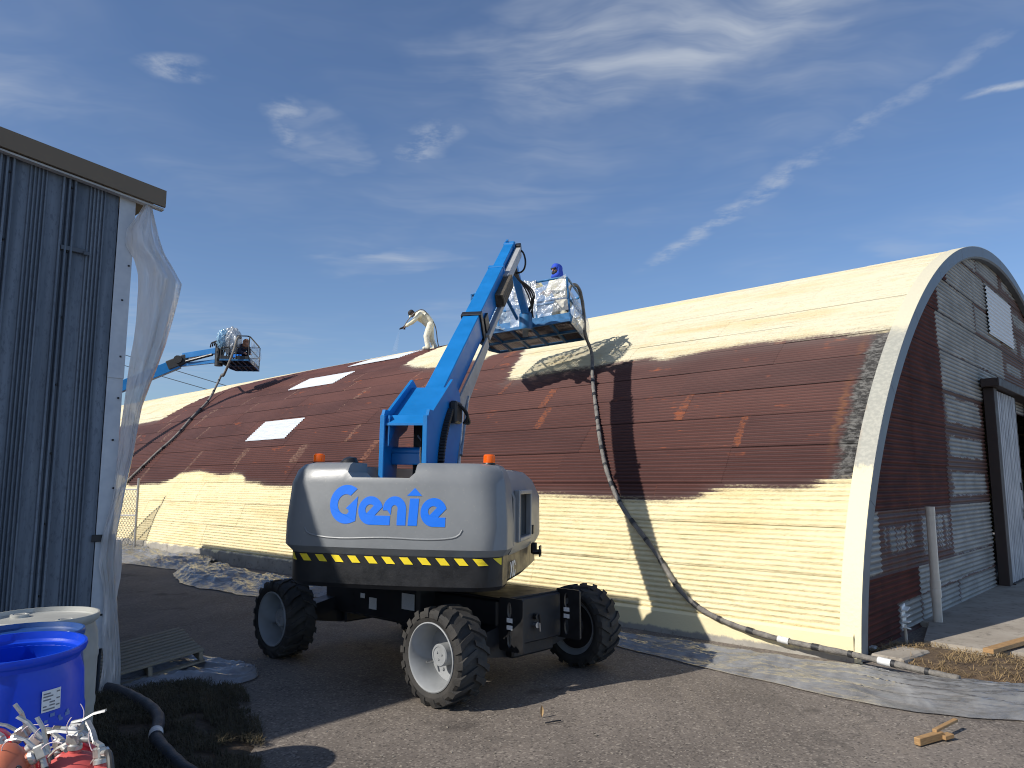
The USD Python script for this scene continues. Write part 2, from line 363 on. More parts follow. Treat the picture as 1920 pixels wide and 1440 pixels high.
class Ref(str): pass
class Graph:
    """short cut for node graphs: values that are Refs become links"""
    def __init__(s): s.n, s.l = {}, []
    def __call__(s, kind, out, **inp):
        k = f'n{len(s.n)}'; vals = {}
        for a, v in inp.items():
            if isinstance(v, Ref): s.l.append((str(v), f'{k}.{a}'))
            else: vals[a] = v
        s.n[k] = (kind, vals)
        return Ref(f'{k}.{out}')
    def m(s, op, a, b=0.0, c=None, clamp=False):
        kw = dict(math_type=op, value1=a, value2=b, use_clamp=clamp)
        if c is not None: kw['value3'] = c
        return s('math', 'value', **kw)
    def step(s, v, a, b, lo=0.0, hi=1.0): return s('map_range', 'result', range_type='smoothstep', value=v, from_min=a, from_max=b, to_min=lo, to_max=hi)
    def noise(s, vec, scale, detail=4.0, rough=0.6, dist=0.0, out='fac'): return s('noise_texture', out, vector=vec, scale=scale, detail=detail, roughness=rough, distortion=dist)
    def mix(s, f, a, b, kind='mix'): return s('mix', 'color', mix_type=kind, fac=f, color1=a, color2=b)
    def scalev(s, vec, sc, rot=(0, 0, 0)): return s('mapping', 'vector', vector=vec, scale=sc, rotation=rot)
    def build(s, name, surface): MATS[name] = usdkit.material(stage, '/World/Looks/' + name, s.n, s.l, surface=str(surface)); return MATS[name]

def pos_axes(g):
    """(s along the hall, w across it, z) in layout units, and a vector of them"""
    p = g('geometry', 'position')
    sv = g.m('subtract', g('vector_math', 'value', math_type='dot_product', vector1=p, vector2=tuple(A / S)), float(K @ A))
    wv = g.m('subtract', g('vector_math', 'value', math_type='dot_product', vector1=p, vector2=tuple(W / S)), float(K @ W))
    z = g('vector_math', 'value', math_type='dot_product', vector1=p, vector2=(0, 0, 1 / S))
    return sv, wv, z, g('combine_xyz', 'vector', x=sv, y=wv, z=z), p

TOP = [(-1, 2.66), (0.35, 2.68), (2.46, 2.8), (3.3, 2.72), (3.9, 2.62), (4.3, 2.77), (5.33, 2.72), (7.11, 2.72), (7.80, 2.62), (8.1, 3.3), (8.5, 4.2), (8.65, 4.62), (8.75, 4.25), (9.29, 4.03),
       (9.6, 3.72), (10.5, 3.8), (10.8, 3.6), (11.75, 3.78), (12.6, 4.0), (13.4, 4.35), (13.7, 6.7), (15, 6.6), (15.6, 6.2), (18.1, 6.5), (21.06, 6.45), (23.03, 6.3), (24.3, 5.9), (25.6, 5.55), (26.1, 4.2), (26.4, 2.95), (28.5, 2.85), (36, 2.8), (60, 2.8)]
BOT = [(-1, .72), (.42, .70), (.54, .66), (.87, .63), (1.52, .65), (1.97, .62), (2.2, .56), (2.59, .53), (3.8, .55), (5.22, .57), (6.49, .59), (9.64, .62), (13.0, .63), (13.48, .63), (14.2, .64), (14.33, .67), (15.3, .69), (15.5, .8),
       (16.05, .83), (16.95, .80), (18.3, .90), (19.44, .86), (20.0, .7), (20.5, .66), (21.8, .65), (22.9, .62), (24, .85), (27, .9), (30, .8), (60, .8)]
def ramp_of(pts, top):
    x = np.linspace(-1, 40, 256); y = np.interp(x, [p[0] for p in pts], [p[1] for p in pts]) / top
    return [(i / 255, (v, v, v)) for i, v in enumerate(y)]

ROW_T = (0.594 + 0.03) / 0.066
U0 = 0.30
def hall_roof_material(white=False):
    g = Graph()
    s, w, z, v, p = pos_axes(g)
    st = g('uvmap', 'UV', attribute='st')
    sep = g('separate_xyz', 'x', vector=st); stx = sep; sty = Ref(sep.split('.')[0] + '.y')
    ident = g.m('floor', stx); fs = g.m('fraction', stx)
    rnd = g('white_noise_texture', 'value', dimensions='1D', w=ident)
    rnd2 = g('white_noise_texture', 'value', dimensions='1D', w=g.m('add', ident, 0.37))
    # the edge of the spray: streaks along the corrugations, soft overspray
    jit = g.noise(g.scalev(v, (0.9, 7.0, 7.0)), 1.0, 5.0, 0.65)
    jit2 = g.noise(g.scalev(v, (2.5, 22.0, 22.0)), 1.0, 3.0, 0.6)
    j = g.m('add', g.m('multiply', g.m('subtract', jit, 0.5), 0.62), g.m('multiply', g.m('subtract', jit2, 0.5), 0.20))
    sj = g.m('add', s, g.m('multiply', g.m('subtract', g.noise(g.scalev(v, (0.5, 16, 16)), 1.0, 3.0), 0.5), 0.75))
    t = g.m('divide', g.m('add', sj, 1.0), 41.0)
    wt = g.m('multiply', g('rgb_to_bw', 'val', color=g('rgb_ramp', 'color', fac=t, ramp=ramp_of(TOP, 8.0))), 8.0)
    wb = g.m('multiply', g('rgb_to_bw', 'val', color=g('rgb_ramp', 'color', fac=t, ramp=ramp_of(BOT, 1.0))), 1.0)
    up = g.m('subtract', g.m('add', w, g.m('multiply', j, 0.35)), wt)
    dn = g.m('subtract', wb, g.m('add', w, g.m('multiply', j, 0.12)))
    gr_ = g.m('multiply', g.m('subtract', g.noise(g.scalev(v, (22, 40, 40)), 1.0, 3.0), 0.5), 0.16)
    foam = g.m('maximum', g.step(g.m('add', up, gr_), -0.07, 0.07), g.step(g.m('add', dn, g.m('multiply', gr_, 0.35)), -0.03, 0.022))
    over = g.m('maximum', g.step(up, -0.36, 0.02, 0.0, 0.42), g.step(dn, -0.10, 0.01, 0.0, 0.40))      # grey overspray beside it
    # weathered oxide-red sheets
    n1 = g.noise(g.scalev(v, (0.35, 1.2, 1.2)), 1.0, 6.0)
    brown = g.mix(g.step(n1, 0.3, 0.7), (0.054, 0.021, 0.0185), (0.090, 0.038, 0.032))
    brown = g.mix(g.m('multiply', rnd, 0.45), brown, (0.115, 0.042, 0.030))
    fine = g.noise(g.scalev(v, (3.0, 30.0, 30.0)), 1.0, 4.0)
    brown = g.mix(g.step(fine, 0.55, 0.75, 0, 0.35), brown, (0.030, 0.016, 0.015))
    valley_shade = g.step(g.m('cosine', g.m('multiply', g.m('add', g.m('multiply', sty, ROW_T), U0 / 0.066), 2 * math.pi)), -0.25, -0.85)  # dark shade lines of the corrugation valleys, painted into the sheet colour
    brown = g.mix(g.m('multiply', valley_shade, 0.62), brown, (0.020, 0.009, 0.009))
    # rust and bare zinc along the side laps
    edge = g.m('minimum', fs, g.m('subtract', 1.0, fs))
    rn = g.noise(g.scalev(v, (5.0, 9.0, 9.0)), 1.0, 6.0, 0.7)
    ew = g.m('multiply', g.step(rnd2, 0.45, 1.0), 0.11)
    em = g.m('multiply', g.step(g.m('subtract', edge, g.m('multiply', ew, g.m('add', 0.3, rn))), -0.004, 0.004, 1.0, 0.0), g.step(g.noise(g.scalev(v, (7, 16, 16)), 1.0, 6.0, 0.75), 0.40, 0.60, 0, 0.9))
    far = g.step(s, 8.0, 14.0)
    rustc = g.mix(far, (0.215, 0.065, 0.026), (0.26, 0.165, 0.115))
    brown = g.mix(g.m('multiply', em, g.mix(far, (0.85, .85, .85), (.5, .5, .5))), brown, rustc)
    patch = g.noise(g.scalev(v, (0.8, 2.6, 2.6)), 1.0, 5.0, 0.6)
    brown = g.mix(g.m('multiply', g.step(patch, 0.585, 0.66), g.m('multiply', g.step(g.noise(g.scalev(v, (2.2, 11, 11)), 1.0, 4.0), 0.54, 0.64), 0.8)), brown, (0.24, 0.062, 0.022))
    # bare, sooty ends next to the gable flashing
    se = g.m('add', s, g.m('multiply', g.m('subtract', g.noise(g.scalev(v, (4, 14, 14)), 1.0, 4.0, 0.7), 0.5), 0.35))
    sooty = g.step(se, 0.34, 0.46, 1.0, 0.0)
    soot = g.mix(g.step(g.noise(g.scalev(v, (12, 20, 20)), 1.0, 5.0, 0.7), 0.42, 0.62), (0.022, 0.021, 0.020), (0.13, 0.125, 0.115))
    brown = g.mix(sooty, brown, soot)
    rim = g.m('multiply', g.step(se, 0.44, 0.50), g.step(se, 0.50, 0.58, 1.0, 0.0))
    brown = g.mix(g.m('multiply', rim, g.step(n1, 0.35, 0.7, 0, 0.55)), brown, (0.25, 0.10, 0.03))
    brown = g.mix(over, brown, (0.10, 0.085, 0.08))
    # foam
    cn = g.noise(g.scalev(v, (0.5, 2.2, 2.2)), 1.0, 5.0)
    low = g.step(w, 0.9, 3.2)
    cream = g.mix(low, (0.71, 0.62, 0.385), (0.57, 0.525, 0.385))
    tan = g.mix(low, (0.64, 0.52, 0.28), (0.55, 0.455, 0.27))
    cream = g.mix(g.step(cn, 0.46, 0.70, 0.0, 0.85), cream, tan)
    lump = g.noise(g.scalev(v, (4.5, 6, 6)), 1.0, 5.0, 0.6)
    cream = g.mix(g.step(lump, 0.56, 0.72, 0, 0.35), cream, (0.56, 0.43, 0.21))
    streak = g.noise(g.scalev(v, (0.4, 26.0, 26.0)), 1.0, 3.0)
    cream = g.mix(g.step(streak, 0.52, 0.70, 0.0, 0.24), cream, (0.50, 0.36, 0.17))
    cream = g.mix(g.m('multiply', valley_shade, 0.09), cream, (0.40, 0.31, 0.16))  # the same painted valley shade, fainter, on the foam
    ridge = g.m('multiply', g.step(w, 5.0, 6.2), g.step(g.noise(g.scalev(v, (0.4, 1.5, 1.5)), 1.0, 4.0), 0.45, 0.65, 0, 0.7))
    cream = g.mix(ridge, cream, (0.72, 0.56, 0.30))
    if white:
        brown = g.mix(g.step(fine, 0.35, 0.7), (0.47, 0.50, 0.54), (0.58, 0.61, 0.63)); foam = 0.0
        col = brown
    else:
        col = g.mix(foam, brown, cream)
    bh = g.m('add', g.m('multiply', g.noise(g.scalev(v, (7, 9, 9)), 1.0, 6.0, 0.65), 1.5), g.m('multiply', g.noise(g.scalev(v, (1.2, 14, 14)), 1.0, 4.0), 1.3))
    bs = 0.25 if white else g.mix(foam, (0.10, 0.10, 0.10), (0.95, 0.95, 0.95))
    nrm = g('bump', 'normal', height=bh, strength=bs, distance=0.03)
    rg = 0.45 if white else g('rgb_to_bw', 'val', color=g.mix(foam, (0.62, .62, .62), (0.75, .75, .75)))
    sh = g('principled_bsdf', 'BSDF', base_color=col, roughness=rg, normal=nrm, specular_ior_level=0.22)
    return g.build('skylight_sheet_white' if white else 'roof_sheet_spray', sh)

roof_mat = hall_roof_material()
sky_mat = hall_roof_material(True)

def gable_material(name, base, kind):
    g = Graph()
    s, w, z, v, p = pos_axes(g)
    st = g('uvmap', 'UV', attribute='st')
    stx = g('separate_xyz', 'x', vector=st); sty = Ref(stx.split('.')[0] + '.y')
    ident = g.m('floor', stx); fs = g.m('fraction', stx)
    rnd = g('white_noise_texture', 'value', dimensions='1D', w=ident)
    n1 = g.noise(g.scalev(v, (1, 1.5, 2.5)), 1.0, 6.0)
    n2 = g.noise(g.scalev(v, (4, 4.5, 11.0)), 1.0, 8.0, 0.8)
    n3 = g.noise(g.scalev(v, (3, 10.0, 0.9)), 1.0, 5.0, 0.6)        # runs down the wall
    if kind == 'brown':
        c = g.mix(g.step(n1, 0.3, 0.7), (0.060, 0.015, 0.012), (0.115, 0.030, 0.021))
        c = g.mix(g.step(n3, 0.58, 0.72, 0, 0.5), c, (0.20, 0.055, 0.016))
        c = g.mix(g.step(n2, 0.66, 0.74, 0, 0.35), c, (0.30, 0.27, 0.24))
    else:
        c = g.mix(g.step(n1, 0.3, 0.7), (0.25, 0.245, 0.225), (0.43, 0.41, 0.37))
        c = g.mix(g.step(n3, 0.50, 0.66, 0, 0.35), c, (0.24, 0.19, 0.14))
        c = g.mix(g.m('multiply', rnd, 0.35), c, (0.16, 0.165, 0.17))
        ex = g.m('minimum', fs, g.m('subtract', 1.0, fs)); ey = g.m('minimum', sty, g.m('subtract', 1.0, sty))
        e = g.m('minimum', g.m('multiply', ex, 2.0), ey)
        lim = g.m('multiply', g.m('add', g.m('add', n2, g.m('multiply', n1, 0.5)), g.m('multiply', g.m('subtract', rnd, 0.5), 0.5)), 0.30 if kind == 'zinc' else 0.48)
        em = g.step(g.m('subtract', e, g.m('subtract', lim, 0.14 if kind == 'zinc' else 0.12)), -0.01, 0.012, 1.0, 0.0)
        c = g.mix(g.m('multiply', em, 0.9), c, (0.085, 0.024, 0.013))
        c = g.mix(g.step(n2, 0.62, 0.70, 0, 0.8), c, (0.10, 0.040, 0.020))
        if kind == 'runs':
            c = g.mix(g.step(n3, 0.47, 0.56, 0, 0.9), c, (0.10, 0.028, 0.016))
    gable_valley_shade = g.step(g.m('cosine', g.m('multiply', z, 2 * math.pi / 0.072)), -0.2, -0.85)  # shade in the gable's corrugation valleys, painted into its colour
    c = g.mix(g.m('multiply', gable_valley_shade, 0.55), c, (0.035, 0.022, 0.018))
    nrm = g('bump', 'normal', height=n2, strength=0.25, distance=0.02)
    return g.build(name, g('principled_bsdf', 'BSDF', base_color=c, roughness=0.72 if kind == 'brown' else 0.55, metallic=0.0 if kind == 'brown' else 0.15, normal=nrm, specular_ior_level=0.12 if kind == 'brown' else 0.3))
gable_brown = gable_material('gable_oxide_red', None, 'brown')
gable_zinc = gable_material('gable_zinc', None, 'zinc')
gable_rust = gable_material('gable_zinc_rusty', None, 'rust')
gable_runs = gable_material('gable_rust_runs', None, 'runs')

def asphalt_material():
    g = Graph(); p = g('geometry', 'position')
    sp = g('voronoi_texture', 'color', vector=p, scale=52.0)
    spv = g('rgb_to_bw', 'val', color=sp)
    big = g.noise(p, 0.35, 5.0); mid = g.noise(p, 2.2, 6.0, 0.65)
    c = g.mix(g.step(big, 0.35, 0.65), (0.130, 0.109, 0.091), (0.188, 0.159, 0.133))
    c = g.mix(g.step(mid, 0.50, 0.72, 0, 0.45), c, (0.10, 0.086, 0.072))
    c = g.mix(g.m('multiply', g.step(spv, 0.62, 0.95), 0.55), c, (0.38, 0.33, 0.27))
    c = g.mix(g.step(spv, 0.32, 0.10, 0, 0.6), c, (0.035, 0.031, 0.028))
    # cracks and a few stains
    cr = g('voronoi_texture', 'distance', feature='distance_to_edge', vector=g('vector_math', 'vector', math_type='add', vector1=p, vector2=g('vector_math', 'vector', math_type='scale', vector1=g('noise_texture', 'color', vector=p, scale=1.5, detail=5.0), scale=0.8)), scale=0.22)
    crm = g.m('multiply', g.step(cr, 0.0015, 0.005, 1.0, 0.0), g.step(g.noise(p, 0.6, 2.0), 0.45, 0.6))
    c = g.mix(g.m('multiply', crm, 0.35), c, (0.05, 0.044, 0.038))
    trk = g.noise(g('mapping', 'vector', vector=p, rotation=(0, 0, HA), scale=(2.4, 0.16, 1)), 1.0, 6.0, 0.6)
    c = g.mix(g.step(trk, 0.52, 0.70, 0, 0.28), c, (0.080, 0.068, 0.058))
    c = g.mix(g.step(trk, 0.44, 0.30, 0, 0.30), c, (0.24, 0.20, 0.16))
    c = g.mix(g.step(g.noise(p, 0.9, 5.0, 0.6), 0.60, 0.70, 0, 0.6), c, (0.045, 0.038, 0.033))
    h = g.m('add', spv, g.m('multiply', mid, 0.6))
    nrm = g('bump', 'normal', height=h, strength=0.55, distance=0.012)
    return g.build('asphalt', g('principled_bsdf', 'BSDF', base_color=c, roughness=0.85, normal=nrm, specular_ior_level=0.3))
def concrete_material(name, a, b, dirt=(0.08, 0.065, 0.05), foam=False):
    g = Graph(); s, w, z, v, p = pos_axes(g)
    n1 = g.noise(p, 1.2, 6.0); n2 = g.noise(p, 7.0, 6.0, 0.7); n3 = g.noise(p, 60.0, 3.0)
    c = g.mix(g.step(n1, 0.3, 0.7), a, b)
    c = g.mix(g.step(n2, 0.52, 0.72, 0, 0.7), c, dirt)
    c = g.mix(g.step(n3, 0.55, 0.75, 0, 0.35), c, (0.45, 0.42, 0.37))
    if foam:
        sj = g.m('add', s, g.m('multiply', g.m('subtract', n2, 0.5), 1.5))
        fm = g.m('multiply', g.step(sj, 5.2, 7.2, 1.0, 0.0), g.step(g.m('add', z, g.m('multiply', g.m('subtract', n2, 0.5), 0.12)), 0.05, 0.09))
        fm = g.m('maximum', fm, g.step(g.m('add', z, g.m('multiply', g.m('subtract', g.noise(g.scalev(v, (3, 3, 3)), 1.0, 3.0), 0.5), 0.35)), 0.27, 0.33))
        c = g.mix(fm, c, (0.71, 0.62, 0.385))
    nrm = g('bump', 'normal', height=g.m('add', n2, g.m('multiply', n3, 0.3)), strength=0.4, distance=0.02)
    return g.build(name, g('principled_bsdf', 'BSDF', base_color=c, roughness=0.85, normal=nrm, specular_ior_level=0.3))
asphalt = asphalt_material()
concrete = concrete_material('concrete_pad', (0.26, 0.225, 0.18), (0.36, 0.32, 0.265))
curb_mat = concrete_material('concrete_curb', (0.25, 0.235, 0.205), (0.36, 0.335, 0.29), foam=True)
soil = mat('soil', (0.10, 0.065, 0.038), 0.9, color2=(0.035, 0.024, 0.016), scale=9, bump=0.8, bscale=35, bdist=0.05)
dry_soil = mat('straw_soil', (0.15, 0.10, 0.055), 0.9, color2=(0.06, 0.038, 0.022), scale=7, bump=0.8, bscale=30, bdist=0.05)

# ------------------------------------------------------------ ground
gv = np.array([(-500, -400, 0), (500, -400, 0), (500, 600, 0), (-500, 600, 0)], float)
obj('ground', (gv, np.array([[0, 1, 2], [0, 2, 3]])), asphalt, smooth=False, kind='structure')
def patch(poly, zfun, step, m, name):
    """sheet over a polygon, heights from zfun(x, y), slightly sunk at its rim"""
    g = sg.Polygon(poly); x0, y0, x1, y1 = g.bounds
    xs, ys = np.arange(x0 - step, x1 + 2 * step, step), np.arange(y0 - step, y1 + 2 * step, step)
    X, Y = np.meshgrid(xs, ys, indexing='ij')
    import shapely
    pts = shapely.points(X.ravel(), Y.ravel()); ins = shapely.contains(g, pts); d = shapely.distance(g.exterior, pts)
    h = np.where(ins, zfun(X.ravel(), Y.ravel(), d), -0.02 - d * 0.2)
    P = np.stack([X, Y, h.reshape(X.shape)], -1); v, f = grid_mesh(P)
    keep = (ins | (d < step * 2.0))[f].all(1)
    obj(name, (v, f[keep]), m, smooth=True, kind='structure')
VERGE = [(-9.5, 3.0), (-2.0, 4.2), (-1.72, 5.2), (-1.95, 5.9), (-2.25, 6.6), (-2.62, 7.35), (-3.05, 7.62), (-3.55, 7.35), (-4.0, 7.0), (-9.5, 2.0)]
def verge_z(x, y, d): return np.minimum(d * 0.18, 0.075) + 0.03 * meshkit.fbm(np.stack([x * 3, y * 3, x * 0], -1), 4, 3)
patch(VERGE, verge_z, 0.07, soil, 'verge')
STRAW = [(3.95, 8.85), (4.6, 9.35), (5.0, 9.2), (5.35, 8.75), (6.3, 8.32), (8.5, 7.7), (8.2, 6.6), (6.0, 6.9), (4.95, 7.5), (4.5, 7.85), (4.15, 8.3)]
patch(STRAW, lambda x, y, d: np.minimum(d * 0.2, 0.05) + 0.03 * meshkit.fbm(np.stack([x * 4, y * 4, x * 0], -1), 4, 5), 0.05, dry_soil, 'dirt_strip')
PAD = [K + W * 2.75 - A * 0.02, np.array([4.95, 9.30, 0]), np.array([5.35, 8.80, 0]), np.array([6.2, 8.42, 0]), np.array([8.6, 7.8, 0]), np.array([15, 9, 0]), K + W * 19 - A * 6, K + W * 19 + A * 0.5, K + W * 2.75 + A * 0.5]
pad_poly = sg.Polygon([(q[0], q[1]) for q in PAD])
obj('concrete_pad', prism(F0, pad_poly, -0.1, 0.075), concrete, smooth=False, kind='structure')

# ------------------------------------------------------------ the arched hall
half = np.array([(0, 0), (.125, .34), (.34, 1.01), (.69, 1.93), (1.03, 2.46), (1.55, 3.05), (2.16, 3.65), (3.05, 4.36), (4.4, 5.2), (6.0, 6.0), (7.8, 6.48), (9.9, 6.69)])
full = np.vstack([half, np.stack([19.8 - half[-2::-1, 0], half[-2::-1, 1]], 1)])
_d = np.concatenate([[0], np.cumsum(np.linalg.norm(np.diff(full, axis=0), axis=1))])
from scipy.interpolate import UnivariateSpline
_sw, _sz = UnivariateSpline(_d, full[:, 0], s=0.012), UnivariateSpline(_d, full[:, 1], s=0.012)
_t = np.linspace(0, _d[-1], 3000); _pw, _pz = _sw(_t), _sz(_t)
_pz -= np.interp(0, [0], [_pz[0]]); _pw -= _pw[0]
_arc = np.concatenate([[0], np.cumsum(np.hypot(np.diff(_pw), np.diff(_pz)))])
ARC = _arc[-1]
def prof(u):
    """arc length from the left foot -> (w, z), outward normal (nw, nz)"""
    w, z = np.interp(u, _arc, _pw), np.interp(u, _arc, _pz)
    e = 0.05; tw = np.interp(u + e, _arc, _pw) - np.interp(u - e, _arc, _pw); tz = np.interp(u + e, _arc, _pz) - np.interp(u - e, _arc, _pz)
    L = np.maximum(np.hypot(tw, tz), 1e-9)
    return w, z, -tz / L, tw / L
def hall(s, w, z): s, w, z = np.broadcast_arrays(np.asarray(s, float), w, z); return K + A * s[..., None] + W * w[..., None] + Z * z[..., None]
U0 = 0.30; LEN = 48.0
hall_t = thing('arched_hall', 'long rusty corrugated arched hall, half sprayed with cream foam, beside the road', 'building', K)
def sheet(s0, s1, u0, u1, ident, lift, ns=3, per=8, pitch=0.066, amp=0.0112):
    nu = max(6, int(round((u1 - u0) / pitch * per)))
    uu = np.linspace(u0, u1, nu + 1); ss = np.linspace(s0, s1, ns)
    w, z, nw, nz = prof(uu)
    off = amp * np.cos(2 * np.pi * uu / pitch) + lift + 0.012 * (u1 - uu) / (u1 - u0)
    w, z = w + nw * off, z + nz * off
    P = hall(ss[:, None], w[None, :], z[None, :])
    return grid_mesh(P), grid_uv(ns, nu + 1, ident)
ROW, COL = 0.594, 2.9
ident = 0
vis_rows = 21
rest = []
for i in range(int((ARC - 2 * U0) / ROW) + 1):
    u0 = U0 + i * ROW; u1 = min(u0 + ROW + 0.03, ARC - U0)
    if u1 - u0 < 0.1: continue
    start = 0.02
    joints = [0.02] + [1.81 + COL * k + (1.19 if i % 4 in (1, 2) else 0) + 0.14 * math.sin(i * 2.3 + k) for k in range(0, 16)]
    joints = [q for q in joints if q < LEN - 0.5] + [LEN]
    for a, b in zip(joints[:-1], joints[1:]):
        ident += 1
        if i < vis_rows and a < 33.0:
            m, uv = sheet(a, b + (0.05 if b < LEN else 0), u0, u1, ident, 0.004 * (ident % 2))
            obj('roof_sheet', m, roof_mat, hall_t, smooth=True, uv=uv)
        else:
            m, uv = sheet(a, b, u0, u1, ident, 0.004 * (ident % 2), per=4)
            rest.append((m, uv))
vs, fs_, us, n0 = [], [], [], 0
for (v, f), uv in rest: vs.append(v); fs_.append(f + n0); us.append(uv); n0 += len(v)
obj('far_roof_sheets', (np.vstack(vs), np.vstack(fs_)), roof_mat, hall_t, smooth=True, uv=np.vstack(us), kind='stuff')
def u_of_w(w): return np.interp(w, _pw[:1500], _arc[:1500])
for s0, s1, wa, wb in [(14.85, 16.98, 1.57, 2.15), (15.9, 18.45, 3.70, 4.48), (14.75, 17.4, 5.18, 6.15)]:
    ident += 1
    m, uv = sheet(s0, s1, u_of_w(wa), u_of_w(wb), ident, 0.016)
    obj('skylight_panel', m, sky_mat, hall_t, smooth=True, uv=uv, label='white corrugated skylight panel in the brown roof')
# gable flashing: a flat band on the roof edge and the rim ring in front of the gable
def band(s0, s1, o0, n=160, u0=0.0, u1=None):
    uu = np.linspace(u0, ARC if u1 is None else u1, n); w, z, nw, nz = prof(uu)
    P = np.stack([hall(np.full(n, a), w + nw * o, z + nz * o) for a, o in [(s0, 0.0), (s0, o0), (s1, o0), (s1, 0.0)]], 0)
    return grid_mesh(P)
def flashing_material():
    g = Graph(); s, w, z, v, p = pos_axes(g)
    n2 = g.noise(g.scalev(v, (5, 3, 3)), 1.0, 6.0, 0.7); n1 = g.noise(g.scalev(v, (20, 20, 20)), 1.0, 5.0)
    wj = g.m('add', w, g.m('multiply', g.m('subtract', n2, 0.5), 0.5))
    raw = g.m('multiply', g.step(wj, 0.72, 0.82), g.step(wj, 2.45, 2.75, 1.0, 0.0))
    gr = g.mix(g.step(n1, 0.4, 0.65), (0.31, 0.305, 0.26), (0.38, 0.37, 0.31))
    gr = g.mix(g.m('multiply', g.step(s, 0.12, 0.22), g.step(n2, 0.48, 0.64, 0, 0.7)), gr, (0.30, 0.17, 0.07))
    c = g.mix(raw, g.mix(g.step(w, 0.9, 3.2), (0.71, 0.62, 0.385), (0.57, 0.525, 0.385)), gr)
    nrm = g('bump', 'normal', height=n1, strength=0.5, distance=0.02)
    return g.build('flashing_foam', g('principled_bsdf', 'BSDF', base_color=c, roughness=0.6, normal=nrm))
obj('edge_flashing', band(-0.054, 0.175, 0.040), flashing_material(), hall_t, smooth=30)
rim_mat = mat('rim_zinc', (0.135, 0.145, 0.155), 0.5, metal=0.3, var=0.25, scale=4, bump=0.1, bscale=20)
def rim(u0, u1):
    n = max(6, int((u1 - u0) / 0.12)); uu = np.linspace(u0, u1, n); w, z, nw, nz = prof(uu)
    rows = [(-0.050, 0.034), (-0.058, 0.030), (-0.060, -0.16), (-0.03, -0.19), (0.08, -0.19)]
    return grid_mesh(np.stack([hall(np.full(n, a), w + nw * o, z + nz * o) for a, o in rows], 0))
ring_cuts = np.linspace(0.02, ARC - 0.02, 15)
for a, b in zip(ring_cuts[:-1], ring_cuts[1:]): obj('rim_trim', rim(a, b - 0.006), rim_mat, hall_t, smooth=30)
# curb under the shell
curb = sg.Polygon([(-0.045, -0.3), (-0.035, 0.27), (-0.0, 0.30), (0.30, 0.30), (0.30, -0.3)])
frc = Fr(K + A * 0.02, W, Z, A)
obj('concrete_curb', prism(frc, curb, 0.0, LEN), curb_mat, hall_t, smooth=False)
obj('concrete_curb', prism(frc.at(19.8, 0, 0), affinity.scale(curb, -1, 1, origin=(0, 0)), 0.0, LEN), curb_mat, hall_t, smooth=False)
# gable wall of horizontal corrugated sheets, 8 cm inside the rim; doorway w 7.7-12.1, z 0-3.75
def arc_w(z):           # left end of the gable at a height
    k = 1500
    return np.interp(z, _pz[:k], _pw[:k])
DOOR = (7.7, 12.1, 3.72)
def gable_sheet(w0, w1, z0, z1, ident, lift, s_at=0.10, pitch=0.072, amp=0.012, sgn=-1):
    nz = max(4, int(round((z1 - z0) / pitch * 8))); zz = np.linspace(z0, z1, nz + 1); nw = 4
    lo = np.maximum(w0, arc_w(zz) + 0.05); hi = np.minimum(w1, 19.8 - arc_w(zz) - 0.05)
    ok = hi - lo > 0.02
    if ok.sum() < 4: return None
    zz, lo, hi = zz[ok], lo[ok], hi[ok]
    ww = lo[None, :] + (hi - lo)[None, :] * np.linspace(0, 1, nw)[:, None]
    s = s_at + sgn * (lift + 0.010 * (z1 - zz) / (z1 - z0) + amp * np.cos(2 * np.pi * zz / pitch))
    P = hall(np.broadcast_to(s, ww.shape), ww, np.broadcast_to(zz, ww.shape))
    u, v = np.meshgrid(np.linspace(0.02, 0.98, nw), (zz - z0) / (z1 - z0), indexing='ij')
    return grid_mesh(P), np.stack([u.ravel() + ident, v.ravel()], 1)
rows = [0.0, 0.42, 0.80, 1.60, 2.22, 2.84, 3.46, 4.12, 4.76, 5.40, 6.04, 6.70]
